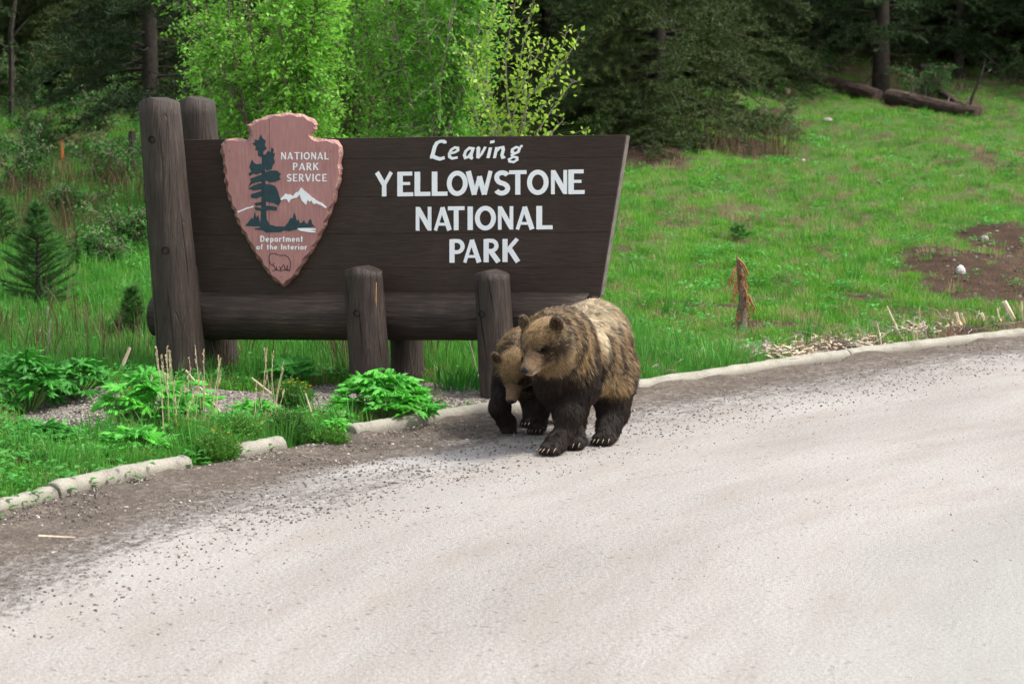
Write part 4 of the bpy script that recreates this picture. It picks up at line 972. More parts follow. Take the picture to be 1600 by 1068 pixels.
# broken wood along the far kerb
stick([(1190, 551), (1243, 556, 25.4)], [.045, .055], 'grey bleached log piece lying behind the long kerb', MBARK, 'log_piece', 'log', .03, 8)
stick([(1243, 560), (1275, 563, 25.2)], [.02, .012], 'splintered pale branch end beside the grey log piece', MPALE, 'branch', 'branch', .02)
stick([(1496, 512), (1528, 508, 28.0), (1545, 509, 28.0)], [.03, .025, .03], 'tan split branch lying flat beside the standing splinters', MTANW, 'branch', 'branch', .03)
stick([(1560, 508), (1590, 501, 28.6)], [.025, .03], 'second tan branch lying behind the far kerb', MTANW, 'branch', 'branch', .03)
for i, (a, b_, c_, d_, rr, lb) in enumerate([(1499, 509, 1493, 488, .026, 'short pale splinter standing at the end of the tan branch'), (1507, 508, 1502, 489, .016, 'thin pale splinter just behind the short one'),
        (1540, 509, 1533, 489, .024, 'pale splinter standing on the middle of the tan branch'), (1553, 505, 1551, 494, .02, 'stubby grey splinter beside the second tan branch'),
        (1562, 503, 1558, 482, .013, 'thin upright splinter between the two tan branches'), (1583, 500, 1568, 471, .036, 'thickest pale splinter leaning over the far kerb'), (1598, 505, 1596, 470, .010, 'thin grey stem at the photo edge')]):
    stick([(a, b_), (c_, d_)], [rr, rr*.85], lb, MPALE, 'splinter', 'splintered wood', 0, 6)
stick([(1408, 532), (1386, 478)], [.016, .007], 'leaning pale dead stem near the far soil patch', MPALE, 'dead_stalk', 'dry stalk')
stick([(1378, 545), (1371, 505)], [.008, .005], 'short dead stem rising from the wood chips', MPALE, 'dead_stalk', 'dry stalk')
stick([(1452, 546), (1442, 500)], [.007, .005], 'thin brown dead stem near the standing splinters', MBARK, 'dead_stalk', 'dry stalk')
stick([(1255, 478), (1282, 479, 31)], [.03, .02], 'small grey stick lying on the meadow', MBARK, 'branch', 'branch', .02)
r = random.Random(5)
CH = MB()
for i in range(420):
    px = r.choice([r.gauss(1390, 35), r.gauss(1290, 30), r.gauss(1480, 40), r.gauss(1265, 20)]); t_ = px_t(min(max(px, 1190), 1590)); p, d = kerb_at(t_); nr = np.array([d[1], -d[0]]); q = p - nr*r.uniform(.12, .75)
    a = r.uniform(0, 3.14); L = r.uniform(.02, .09); z = hz(q[0], q[1]) + r.uniform(.005, .05); dz = r.uniform(-.02, .03)
    CH.tube([(q[0], q[1], z), (q[0]+L*math.cos(a), q[1]+L*math.sin(a), z+dz)], r.uniform(.004, .013), 4)
TW = MB()
for i in range(240):
    px = r.uniform(1010, 1640); p, d = kerb_at(px_t(px)); nr = np.array([d[1], -d[0]]); q = p - nr*(.12+abs(r.gauss(0, .45))); a = r.uniform(0, 6.28); L = r.uniform(.06, .32); z = hz(q[0], q[1]); up = r.uniform(.0, .12)
    TW.tube([(q[0], q[1], z+.01), (q[0]+L*.5*math.cos(a), q[1]+L*.5*math.sin(a), z+.02+up*.7), (q[0]+L*math.cos(a+.3), q[1]+L*math.sin(a+.3), z+.02+up)], [.005, .004, .002], 4, False)
tag(TW.build('brush_twigs', MBARK), 'grey-brown twigs and brush lying behind the long kerb', 'twigs', kind='stuff')
tag(CH.build('wood_chips', MPALE), 'pale splintered wood chips strewn behind the long kerb', 'wood chips', kind='stuff')
LT = MB()
for i in range(80):
    px = r.uniform(150, 760); p, d = kerb_at(px_t(px)); nr = np.array([d[1], -d[0]]); q = p + nr*abs(r.gauss(.15, .25)); q = q if (q-p) @ nr > .1 else p + nr*.14
    a = r.uniform(0, 3.14); L = r.uniform(.01, .05); LT.tube([(q[0], q[1], .045), (q[0]+L*math.cos(a), q[1]+L*math.sin(a), .05)], r.uniform(.002, .005), 4)
tag(LT.build('dead_leaf_litter', MBARK), 'straw-coloured bits of litter lying in the dirt against the kerb', 'litter', kind='stuff')

# rocks
def rock(px, py, size, mat, label, seed=0, flat=.7):
    c = gpt(px, py); bm = bmesh.new(); bmesh.ops.create_icosphere(bm, subdivisions=2, radius=size)
    for v_ in bm.verts:
        v_.co *= 1 + .28*noise.noise(v_.co*1.6/size*.6 + Vector((seed*3.3, 0, 0))); v_.co.z *= flat
    me = bpy.data.meshes.new('rock'); bm.to_mesh(me); bm.free(); me.materials.append(mat); o = bpy.data.objects.new('rock', me); COL.objects.link(o); o.location = c + Vector((0, 0, size*flat*.4)); tag(o, label, 'rock'); return o
MROCKW = plain('pale_rock', (.50,.47,.44), .8, .12, 8, .01); MROCK = plain('grey_brown_rock', (.24,.21,.19), .85, .3, 8, .02)
rock(1501, 428, .055, MROCKW, 'white stone on the dark soil patch', 1, 1.2)
rock(1293, 190, .10, MROCK, 'pale stone in the grass below the fallen log', 3, .5)
rock(1258, 440, .05, MROCK, 'half-buried grey stone in the meadow', 4, .4); rock(1538, 376, .06, MROCK, 'small dark stone on the far meadow', 5)
rock(1408, 313, .035, MROCKW, 'small pale stone high on the meadow', 6); rock(275, 708, .04, MROCK, 'dark stone behind the kerb', 7); rock(1255, 252, .035, MROCKW, 'little pale stone in the upper meadow', 8)
rock(1033, 578, .09, MROCK, 'flat grey stone right beside the big bear, behind the kerb', 9, .4)
# ------------------------------------------------------------------ trees
MTRUNK = plain('dark_conifer_bark', (.050,.040,.032), .95, .4, 10, .03)
MTRUNKG = plain('grey_dead_branch', (.19,.17,.15), .9, .3, 12, .01)
MNEED = leafmat('dark_conifer_needles', (.014,.034,.009), (.038,.070,.018), .12, .6, scale=1.3)
MNEED2 = leafmat('olive_fir_needles', (.020,.042,.010), (.070,.100,.022), .15, .6, scale=1.1)
MPINE = leafmat('young_pine_needles', (.035,.12,.022), (.085,.21,.045), .25, .5, scale=3)
def conifer_mesh(seed, Ht, base, R, nbr, nsub, needles, nlen, nw, dead=10, droop=.35, low=5.5):
    """trunk (with bare lower limbs) and needle crown; sprays are thin needle blades along twigs, finer in the lower part"""
    r = np.random.default_rng(seed); T = MB(); V = []; 
    lean = r.normal(0, .01, 2)
    T.tube([(lean[0]*z, lean[1]*z, z) for z in np.linspace(-.3, Ht, 10)], [max(.012, .0115*(Ht-z)+.012) * (1.25 if z < .1 else 1) for z in np.linspace(-.3, Ht, 10)], 10, True, .08)
    quads = []
    for i in range(nbr):
        f = (i+r.uniform())/nbr; z = base + (Ht-base)*f**1.25; L = R*(1-(z/Ht)**1.5)*r.uniform(.6, 1.12)*(.62 if z < base+.4 else 1); L = max(L, .25); a = r.uniform(0, 6.283)
        up = r.uniform(-.05, .28); P = []
        for k in range(6):
            q = k/5; P.append(np.array([math.cos(a)*L*q, math.sin(a)*L*q, z + L*(up*q - droop*q*q)]) + np.append(lean*z, 0))
        if i % 2 == 0 or z < low: T.tube(P, [.022*L/2, .018*L/2, .013*L/2, .010*L/2, .006, .003], 4, False)
        ns = int(nsub*L/R) if z < low else max(3, int(nsub*L/R*.45))
        nd = needles if z < low else max(4, int(needles*.6)); sc = 1.0 if z < low else 1.9
        for s in range(ns):
            q = .12 + .88*(s+r.uniform())/ns; j = min(int(q*5), 4); c = P[j]*(1-(q*5-j)) + P[j+1]*(q*5-j)
            side = 1 if s % 2 else -1; ta = a + side*r.uniform(.5, 1.3); tl = .36*L*(1.15-q)*r.uniform(.4, 1.1)+.07
            td = np.array([math.cos(ta), math.sin(ta), r.uniform(-.4, .35)]); 
            m_ = max(2, int(nd*tl*2.2)); u = r.uniform(0, 1, m_)[:, None]
            pos = c + td*tl*u + r.normal(0, .012, (m_, 3)) - np.array([0, 0, 1])*.08*tl*u**2
            dv = td*.7 + r.normal(0, .75, (m_, 3)) + [0, 0, .15]; dv = nrm(dv)*nlen*sc*r.uniform(.6, 1.2, (m_, 1)); sv = nrm(np.cross(dv, r.normal(0, 1, (m_, 3))))*nw*sc/2
            quads.append(np.stack([pos-sv, pos+sv, pos+dv], 1))
    for i in range(dead):
        z = r.uniform(.6, base+1.2); a = r.uniform(0, 6.283); L = r.uniform(.4, 1.3); P = [(0, 0, z)]; 
        for k in range(1, 5): P.append((P[-1][0]+math.cos(a)*L/4, P[-1][1]+math.sin(a)*L/4, P[-1][2]+r.uniform(-.12, .04))); a += r.normal(0, .25)
        T.tube(P, [.014, .011, .008, .006, .003], 4, False)
    Q = np.concatenate(quads).reshape(-1, 3); return T, Q, np.arange(len(Q)).reshape(-1, 3)
def conifer(name, data, mat, loc, rz, label, cat='conifer', group=None, sc=1.0):
    T, Q, Fq = data; root = empty(name, loc, rz); root.scale = (sc,)*3; tag(root, label, cat, group)
    T.build('trunk', MTRUNK, root, smooth=True); c = mesh_obj('crown', Q, Fq, mat, root); c['kind'] = 'stuff'; return root
cA = conifer_mesh(1, 11, .8, 2.3, 150, 24, 80, .085, .014, 16)
cB = conifer_mesh(2, 13, 1.3, 2.5, 150, 24, 80, .085, .014, 26)
cC = conifer_mesh(3, 9.5, .15, 2.6, 260, 30, 105, .075, .012, 0, .45, 4.6)
def gp(x, y): return Vector((x, y, hz(x, y) - .05))
NT = 'dark conifers on the hillside behind the meadow'
big = conifer('fir_tree', cC, MNEED2, gp(2.35, 42.5), .4, 'large bushy fir whose branches reach the ground behind the sign board', 'fir tree')
p2 = dup(big, gp(.6, 46.5), 2.0, 1.05); tag(p2, 'dense fir behind the fresh green leafy bushes', 'fir tree')
p3 = dup(big, gp(4.0, 49.5), 4.1, .82); tag(p3, 'fir overlapping the back of the largest bushy fir', 'fir tree')
p4 = dup(big, gp(5.3, 55.5), 1.1, .8); tag(p4, 'smaller fir in the shade behind the fallen log', 'fir tree')
p5 = dup(big, gp(-1.4, 44.5), 3.0, .95); tag(p5, 'dense fir hidden for the most part by the big green bush', 'fir tree')
p6 = dup(big, gp(-6.9, 56.5), 3.6, .9); tag(p6, 'dense fir in the shade up the slope beyond the bare thick trunk', 'fir tree')
p7 = dup(big, gp(9.3, 60.5), 5.2, .95); tag(p7, 'dense fir in the shade beyond the leaning bare branch', 'fir tree')
p8 = dup(big, gp(3.4, 52), 5.9, 1.0); tag(p8, 'dense fir filling the gap between the bushy firs', 'fir tree')
p9 = dup(big, gp(12.6, 63), 5.9, 1.0); tag(p9, 'dense fir in the wood above the far end of the meadow', 'fir tree')
p10 = dup(big, gp(-11.5, 61), .9, 1.0); tag(p10, 'dense fir in the darkest wood above the dead roots', 'fir tree')
tA = conifer('pine_tree', cA, MNEED, gp(-5.35, 38.5), .7, 'dark conifer with a bare thick trunk above the tall sign post', 'pine tree', NT)
tB = conifer('pine_tree', cB, MNEED, gp(7.15, 50.5), 1.9, 'conifer with a straight dark trunk rising behind the fallen log', 'pine tree', NT)
lab = ['dark conifer in the shaded wood up the slope behind the dead roots', 'dark conifer of the shaded wood far behind the green bush', 'dark conifer of the shaded wood beyond the bushy firs', 'dark conifer of the shaded wood above the fallen log', 'dark conifer of the shaded wood up the hillside beyond the far meadow']
r = random.Random(3)
for (x_, y_, rz_, s_, lb_) in ((-7.4, 44.5, 1.0, .8, 'low-branched dark fir beside the pale dead roots'), (-4.3, 44, 2.7, .75, 'low-branched dark fir between the bare thick trunk and the green bush'), (-9.6, 47, 4.4, .95, 'low-branched dark fir at the far end of the shaded slope'),
        (7.4, 56.5, .3, .85, 'low-branched fir close behind the first fallen log'), (9.4, 56.8, 5.0, .9, 'low-branched fir behind the thicker rotting log'), (11.3, 56.2, 2.1, .85, 'low-branched fir behind the leaning bare branch'), (13.2, 57.2, 3.3, .95, 'low-branched fir where the far meadow meets the wood')):
    t_ = dup(big, gp(x_, y_), rz_, s_); tag(t_, lb_, 'fir tree')
spots = [(-8.6, 47), (-7.2, 52), (-9.8, 41), (-11.5, 48), (-5.2, 46.5), (-3.2, 50), (-1.2, 54), (1.8, 54), (-6.0, 58), (-9.5, 58), (-12.5, 56),
         (3.8, 58), (6.2, 60), (8.2, 57), (10.2, 55), (12.4, 58), (9.6, 64), (5.0, 66), (1.0, 64), (-3, 64), (-8, 66), (-13, 68), (13.5, 66), (11.4, 70), (7.2, 72), (2.5, 74), (-2.5, 74), (-7, 78), (-12, 76), (16, 62), (17.5, 72), (14.5, 54), (13.5, 51.0), (18, 54), (-14, 62), (15.5, 78), (9, 80), (3.5, 84), (-4, 86), (-16, 84), (20, 84), (-15.5, 50), (-12.5, 36), (-14, 42),
         (6.0, 53.5), (8.9, 53.2), (11.6, 53.0), (7.6, 63), (11.2, 61), (5.2, 62.5), (13.8, 60), (-10.4, 52), (-7.9, 62), (-4.2, 54)]
LM = [(-11, 'left of the dead roots'), (-8.5, 'behind the dead roots'), (-5.8, 'between the dead roots and the bare thick trunk'), (-3.5, 'behind the tall sign posts'), (-.8, 'behind the big green bush'), (2.2, 'behind the yellow-green sapling'), (5.2, 'behind the largest bushy fir'),
      (7.8, 'above the first fallen log'), (10.0, 'above the thicker rotting log'), (12.2, 'behind the leaning bare branch'), (99, 'beyond the far end of the meadow')]
deep = []
for i, (x, y) in enumerate(spots):
    if y >= 58: deep.append((x, y, hz(x, y)-.05)); continue
    t_ = dup(tA if r.random() < .5 else tB, gp(x + r.uniform(-.4, .4), y), r.uniform(0, 6.28), r.uniform(.8, 1.2))
    k = next(q[1] for q in LM if x < q[0]*y/50)
    t_['label'] = ('dark conifer at the near edge of the wood, ' if y < 51 else 'dark conifer further into the wood, ') + k; t_['group'] = 'conifers of the wood ' + k
deep += [(q[0]+r.uniform(-1, 1)+1.7, q[1]+r.uniform(1, 4), hz(q[0]+1.7, q[1]+2.5)-.1) for q in list(deep)]
T, Q, Fq = cB; V_ = list(map(tuple, Q)) + T.v; F_ = [tuple(q) for q in Fq.tolist()] + [tuple(a+len(Q) for a in f) for f in T.f]
scatter('deep_woods', deep, source('conifer', V_, F_, MNEED), 'dark conifers standing deep inside the wood where trees merge', 'woods', .8, 1.2, tilt=.01)
# closed wood beyond the trees one can tell apart
quads = []
for i in range(170):
    x = r.uniform(-60, 62); y = r.uniform(86, 125) if abs(x) < 20 else r.uniform(55, 120); z0 = hz(x, y); Ht = r.uniform(9, 15); m_ = 330
    rr = np.random.default_rng(i); f = rr.uniform(0, 1, m_)**.8; rad = 2.3*(1-f)*rr.uniform(.3, 1, m_)+.1; a = rr.uniform(0, 6.283, m_)
    p = np.stack([x+rad*np.cos(a), y+rad*np.sin(a), z0+.5+f*Ht], -1); dv = np.stack([np.cos(a), np.sin(a), rr.uniform(-.6, 0, m_)], -1)*rr.uniform(.4, .8, (m_, 1)); sv = nrm(np.cross(dv, rr.normal(0, 1, (m_, 3))))*.16
    quads.append(np.stack([p-sv, p+sv, p+dv], 1))
Q = np.concatenate(quads).reshape(-1, 3); tag(mesh_obj('distant_woods', Q, np.arange(len(Q)).reshape(-1, 3), MNEED), 'closed dark conifer wood filling the top of the hillside', 'woods', kind='stuff')

# fallen logs, dead roots, snags
MFALL = plain('rotting_brown_log', (.085,.055,.045), .95, .5, 7, .05)
def logobj(name, a, b_, ra, rb, label, mat=MFALL, n_=12, lift=1.0, bend=0.0, twigs=0):
    A_, B_ = gpt(*a), gpt(*b_); A_.z += ra*lift; B_.z += rb*lift; P = []
    for k in range(9):
        f = k/8; p = A_.lerp(B_, f); g_z = hz(p.x, p.y); p.z = max(p.z, g_z + (ra+(rb-ra)*f)*.25) + .03*noise.noise((f*4, ra*30, 0)); P.append(p - A_)
    root = empty(name, A_); tag(root, label, 'fallen log'); B = MB(); B.tube(P, [ra+(rb-ra)*k/8 for k in range(9)], n_, True, .1); B.build('trunk', mat, root)
    T = MB(); rr = random.Random(int(a[0]))
    for i in range(twigs):
        p = P[rr.randrange(1, 8)]; q = p + Vector((rr.uniform(-.15, .2), rr.uniform(-.2, .1), rr.uniform(.15, .4))); T = MB(); T.tube([p, (p+q)/2+Vector((.03, 0, .02)), q], [.02, .014, .006], 5); T.build('branch_stub', MTRUNKG, root)
    return root
logobj('fallen_log', (1228, 122), (1372, 160), .12, .13, 'dark fallen log lying on the grass under the firs', twigs=2)
logobj('fallen_log', (1388, 162), (1528, 186), .15, .11, 'thicker rotting log lying beyond the gap, nearer the bare leaning branch', twigs=5)
logobj('fallen_log', (1418, 112), (1500, 170), .07, .06, 'thin fallen trunk slanting down behind the thicker rotting log', twigs=2)
logobj('fallen_log', (1438, 108), (1490, 110), .045, .04, 'pale thin fallen stem deeper in the wood', MTRUNKG)
logobj('fallen_log', (1212, 143), (1232, 148), .05, .05, 'short pale broken log end below the firs', MPALE)
def snag(name, px, py, pts, rads, label, mat=MTRUNKG, cat='dead branch', br=()):
    c = gpt(px, py); root = empty(name, c); tag(root, label, cat); B = MB(); P = [Vector((0, 0, -.05))] + [atY(x, y, c.y) - c for x, y in pts]; B.tube(P, rads, 6, True, .1); B.build('stem', mat, root)
    for q in br:
        T = MB(); Q = [atY(x, y, c.y + d) - c for x, y, d in q]; T.tube(Q, [.02]*(len(Q)-1)+[.006], 5); T.build('side_branch', mat, root)
    return root
snag('dead_branch', 1512, 170, [(1520, 150), (1532, 122), (1540, 92)], [.04, .03, .022, .010], 'bare leaning grey branch beside the thicker rotting log', MTRUNK, br=[[(1532,122,0),(1545,112,-.1),(1550,106,0)]])
snag('dead_roots', 75, 148, [(66, 118), (56, 90), (52, 62)], [.07, .06, .05, .02], 'pale upturned dead roots in the shaded grass up the slope', cat='dead roots', br=[[(60,100,0),(75,95,-.2),(92,92,-.2)], [(60,100,0),(68,80,0),(70,55,0)], [(56,95,0),(40,88,.1),(22,60,.2)], [(66,118,0),(84,105,-.2),(95,98,-.3)]])
snag('dead_branch', 18, 190, [(18, 120), (17, 50), (24, 0)], [.06, .05, .045, .03], 'thin bare dead trunk at the edge of the wood', MTRUNK, 'dead tree', br=[[(18,90,0),(5,70,0),(0,55,0)], [(18,60,0),(35,40,0),(45,30,0)]])
snag('dead_branch', 205, 270, [(208, 240), (206, 205)], [.10, .08, .05], 'short dark broken stub beside the tall front post', MTRUNK, 'stump')
# dead stump with rusty hanging twigs in the meadow
c = gpt(1157, 522); root = empty('dead_stump', c); tag(root, 'upright dead stump with rusty drooping twigs in the meadow', 'dead stump'); MRUST = plain('rusty_dead_needles', (.26,.12,.05), .9, .4, 20)
B = MB(); P = [atY(x, y, c.y)-c for x, y in ((1158, 526), (1158, 500), (1161, 470), (1157, 430), (1151, 398))]; B.tube(P, [.075, .056, .050, .036, .005], 9, True, .28); B.build('trunk', plain('grey_brown_stump_wood', (.17,.13,.10), .95, .4, 12, .02), root, smooth=False)
rr = random.Random(9)
for (x0, y0, x1, y1, x2, y2) in ((1153, 404, 1162, 412, 1171, 432), (1152, 412, 1144, 428, 1136, 444), (1156, 430, 1149, 440, 1146, 458), (1154, 408, 1165, 425, 1162, 448), (1160, 455, 1170, 462, 1181, 485), (1159, 460, 1174, 470, 1176, 482), (1152, 420, 1160, 432, 1163, 445), (1154, 416, 1146, 424, 1139, 436), (1155, 424, 1164, 434, 1168, 452), (1157, 438, 1150, 452, 1144, 470), (1158, 446, 1166, 456, 1170, 474), (1160, 470, 1168, 480, 1172, 498), (1160, 480, 1152, 490, 1148, 506)):
    T = MB(); Q = [atY(x0, y0, c.y)-c, atY(x1, y1, c.y-.06)-c, atY(x2, y2, c.y-.08)-c]; T.tube(Q, [.012, .009, .004], 4, False)
    for k in range(34):
        f = rr.uniform(.1, 1); p = Q[0].lerp(Q[1], f*2) if f < .5 else Q[1].lerp(Q[2], f*2-1); d = Vector((rr.gauss(0, .02), rr.gauss(0, .02), -rr.uniform(.02, .07))); T.add([p, p+d+Vector((.007, 0, 0)), p+d*.9], [(0, 1, 2)])
    T.build('drooping_twig', MRUST, root)

# young pines
def young_pine(px, py, hpx, wpx, label, seed, mat=MPINE, nbr=46):
    c = gpt(px, py); s = c.y/F0; Ht = hpx*s; R = wpx/2*s; r = np.random.default_rng(seed); T = MB(); quads = []
    T.tube([(0, 0, -.05), (0, 0, Ht*.5), (0, 0, Ht)], [.028*Ht, .018*Ht, .004], 6)
    for i in range(nbr):
        f = (i+.5)/nbr; z = Ht*(.06+.92*f); L = R*(1-f**1.3)*r.uniform(.6, 1.15)+.03; a = i*2.4+r.uniform(-.4, .4); e = np.array([math.cos(a)*L, math.sin(a)*L, L*r.uniform(.15, .6)]); p0 = np.array([0, 0, z])
        T.tube([p0, p0+e*.55-np.array([0,0,.02]), p0+e], [.007, .005, .003], 4, False)
        m_ = int(150*L/R)+60; u = r.uniform(.15, 1, (m_, 1)); pos = p0+e*u; dv = nrm(e/ max(L, .05)*.9+r.normal(0, .5, (m_, 3)))*r.uniform(.04, .085, (m_, 1)); sv = nrm(np.cross(dv, r.normal(0, 1, (m_, 3))))*.003
        quads.append(np.stack([pos-sv, pos+sv, pos+dv], 1))
    root = empty('young_pine', c); tag(root, label, 'young pine'); T.build('trunk', MTRUNK, root); Q = np.concatenate(quads).reshape(-1, 3); mesh_obj('crown', Q, np.arange(len(Q)).reshape(-1, 3), mat, root)['kind'] = 'stuff'
MWILS = leafmat('seedling_needles', (.05,.17,.03), (.10,.27,.05), .3, .5, scale=3)
young_pine(60, 487, 172, 130, 'young pine standing in the grass at the left of the sign', 1, nbr=110)
young_pine(4, 400, 90, 80, 'young pine cut off by the photo edge behind the other small pine', 2)
young_pine(207, 530, 82, 40, 'small dark spruce seedling left of the tall sign post', 3)
young_pine(1154, 378, 26, 24, 'tiny light green pine seedling above the dead stump', 4, MWILS, nbr=10)

# ------------------------------------------------------------------ broad-leaved bushes
def bush(name, c, stems, twigs, leaves_per, leaf, spread, H_, mat, label, cat, seed, twigmat, leafw=.55, shape=None, droopy=.0, stem_r=.03, tl=.5):
    r = np.random.default_rng(seed); T = MB(); V = []
    for i in range(stems):
        a = r.uniform(0, 6.283); e = spread*r.uniform(.2, 1); h = H_*r.uniform(.65, 1.05); P = []
        for k in range(8):
            f = k/7; P.append(np.array([math.cos(a)*e*f**1.1 + .12*math.sin(3*f+i), math.sin(a)*e*f**1.1*.7, h*f]))
        T.tube(P, [max(.004, stem_r*(1-f/8)) for f in range(8)], 6, False, .05)
        for t_ in range(twigs):
            f = r.uniform(.12, 1); j = min(int(f*7), 6); c0 = P[j]*(1-(f*7-j))+P[j+1]*(f*7-j)
            d = np.array([r.normal(0, 1)+.6*math.cos(a), r.normal(0, .8), r.normal(.15-droopy, .5)]); d = d/np.linalg.norm(d); L = tl*r.uniform(.4, 1.2)*(1.15-.5*f)
            Pt = [c0, c0+d*L*.5+[0, 0, .03], c0+d*L+np.array([0, 0, -.12*L-droopy*L*.6])]
            T.tube(Pt, [.007, .005, .002], 3, False)
            if shape is not None and not shape(Pt[2], r): continue
            for q in range(leaves_per):
                u = r.uniform(.15, 1.05); p = (Pt[0]*(1-u*2)+Pt[1]*u*2) if u < .5 else (Pt[1]*(2-u*2)+Pt[2]*(u*2-1)); p = p + r.normal(0, .03, 3)
                ld = d*.5+r.normal(0, .6, 3)+[0, 0, -.15]; ld = ld/np.linalg.norm(ld); sv = np.cross(ld, r.normal(0, 1, 3)+[0, 0, 1.5]); sv = sv/max(np.linalg.norm(sv), 1e-6); s = leaf*r.uniform(.6, 1.25)
                V.append([p, p+ld*s*.45+sv*s*leafw*.5, p+ld*s, p+ld*s*.45-sv*s*leafw*.5])
    root = empty(name, c); tag(root, label, cat); T.build('stems', twigmat, root)
    Q = np.array(V).reshape(-1, 3); o = mesh_obj('leaves', Q, np.arange(len(Q)).reshape(-1, 4), mat, root); o['kind'] = 'stuff'; return root
MWIL = leafmat('fresh_willow_leaf', (.095,.34,.030), (.34,.70,.085), .48, .45, scale=1.6)
MSAP = leafmat('new_yellow_green_leaf', (.26,.46,.04), (.46,.64,.09), .5, .4, scale=3)
MTW = plain('brown_grey_twig', (.15,.115,.085), .9, .3, 12); MTWP = plain('pale_bush_stem', (.22,.20,.14), .85, .25, 12)
bush('leafy_bush', gp(-2.75, 31.0), 17, 120, 19, .060, 1.3, 4.6, MWIL, 'big fresh green bush behind the arrowhead plaque', 'bush', 1, MTW, tl=.62)
bush('leafy_bush', gp(-1.25, 32.5), 10, 95, 15, .058, 1.0, 4.5, MWIL, 'thinner green bush with brown twigs showing in the middle behind the sign', 'bush', 2, MTW, droopy=.25, tl=.62)
bush('leafy_bush', gp(-1.0, 31.5), 12, 100, 18, .056, .95, 4.4, MWIL, 'fresh green bush rising behind the first words of the board', 'bush', 3, MTWP, tl=.55)
bush('leafy_bush', gp(-3.4, 33.0), 8, 80, 18, .055, .9, 2.8, MWIL, 'low leafy bush showing beside the rear tall post', 'bush', 5, MTW, tl=.55)
bush('leafy_bush', gp(-2.0, 33.6), 9, 90, 16, .056, 1.0, 4.6, MWIL, 'green bush filling the gap between the big green bush and the thinner one', 'bush', 9, MTW, droopy=.2, tl=.6)
MBR = leafmat('dark_brush_leaf', (.025,.11,.018), (.075,.25,.040), .3, .6, scale=3)
for (x_, y_, sp_, h_, sd_, lb_) in ((24, 318, .7, 1.0, 21, 'dark low shrub at the photo edge above the young pines'), (112, 345, .7, .4, 22, 'low brush above the young pine, under the orange stake'), (186, 300, .6, .8, 23, 'dark brush just left of the tall front post'),
        (60, 245, .9, .9, 24, 'darker brush on the shaded slope left of the orange stake'), (150, 205, .9, .9, 25, 'brush on the shaded slope between the stake and the bare trunk'), (40, 170, 1.1, 1.0, 26, 'brush growing below the dead roots'), (200, 395, .5, .55, 27, 'small shrub beside the tall post, below the brush'), (150, 420, .5, .4, 28, 'small low shrub right of the young pine'),
        (1300, 112, 1.2, .7, 31, 'dark low brush just behind the first fallen log'), (1450, 150, 1.0, .6, 32, 'dark low brush tangled over the thicker rotting log'), (1575, 130, 1.3, .8, 33, 'dark brush past the end of the rotting logs'), (1390, 100, 1.3, .8, 34, 'shaded brush round the trunk above the fallen logs'),
        (1010, 225, .9, .55, 29, 'grey-brown low brush at the foot of the largest bushy fir'), (1190, 215, .8, .6, 30, 'brownish low brush where the meadow meets the firs')):
    bush('low_shrub', gpt(x_, y_), 9, 26, 9, .05, sp_, h_, MBR, lb_, 'shrub', sd_, MTW, stem_r=.012, tl=.3)
# bright sapling with separate wands
def wand_sapling(c, wands, label, seed):
    r = np.random.default_rng(seed); root = empty('sapling', c); tag(root, label, 'sapling'); V = []; T = MB()
    for w in wands:
        P = [np.array(atY(x, y, c.y + d) - c) for x, y, d in w]; P = [np.array([0, 0, 0])*.0 + P[0]] + P[1:]
        T.tube(P, list(np.linspace(.011, .0025, len(P))), 5, False)
        for j in range(len(P)-1):
            seg = P[j+1]-P[j]; L = np.linalg.norm(seg); k = int(L/.0115)
            for q in range(k):
                if P[j][2] < .8: continue
                p = P[j]+seg*(q+r.uniform())/k
                tw = r.normal(0, 1, 3); tw = tw/np.linalg.norm(tw)*r.uniform(.01, .11); e = p+tw
                if q % 3 == 0: T.tube([p, e], [.003, .0015], 3, False)
                ld = tw*8+r.normal(0, .5, 3)+[0, 0, .3]; ld = ld/np.linalg.norm(ld); sv = np.cross(ld, r.normal(0, 1, 3)); sv = sv/np.linalg.norm(sv); s = r.uniform(.04, .072)
                V.append([e, e+ld*s*.45+sv*s*.3, e+ld*s, e+ld*s*.45-sv*s*.3])
    T.build('stems', MTWP, root); Q = np.array(V).reshape(-1, 3); mesh_obj('leaves', Q, np.arange(len(Q)).reshape(-1, 4), MSAP, root)['kind'] = 'stuff'
c = gp(-.05, 25.2)
wand_sapling(c, [
 [(795,590,0),(798,300,0),(800,210,0),(806,150,.1),(815,80,.1),(832,10,.1),(836,-40,.1)], [(790,590,0),(788,300,0),(775,205,0),(752,150,0),(738,110,0),(722,80,0)], [(792,590,0),(790,300,0),(782,210,0),(765,160,.1),(745,100,.2),(735,60,.2)],
 [(797,590,0),(805,280,0),(812,205,0),(826,150,-.1),(850,130,-.1),(868,105,-.1),(880,70,-.1),(886,45,-.1)], [(826,150,-.1),(860,120,-.1),(885,90,-.2),(898,70,-.2),(904,55,-.2)], [(800,590,0),(812,300,0),(840,205,0),(860,175,0),(878,150,0),(893,130,0),(905,126,0)],
 [(806,150,.1),(830,100,.1),(845,80,.1),(860,60,.1)], [(800,210,0),(792,150,.1),(790,90,.1),(800,30,.1),(808,-10,.1)], [(790,300,0),(770,210,0),(760,120,.1),(765,50,.2),(775,0,.2)], [(812,205,0),(835,180,0),(850,165,0),(862,160,0)],
 [(798,300,0),(818,215,0),(822,170,0),(818,130,0),(830,95,0),(826,60,0)], [(788,300,0),(757,215,.1),(742,180,.1),(735,150,.1)], [(805,280,0),(850,220,0),(870,200,0),(882,185,0)]],
 'bright yellow-green sapling with open wands above the board', 4)
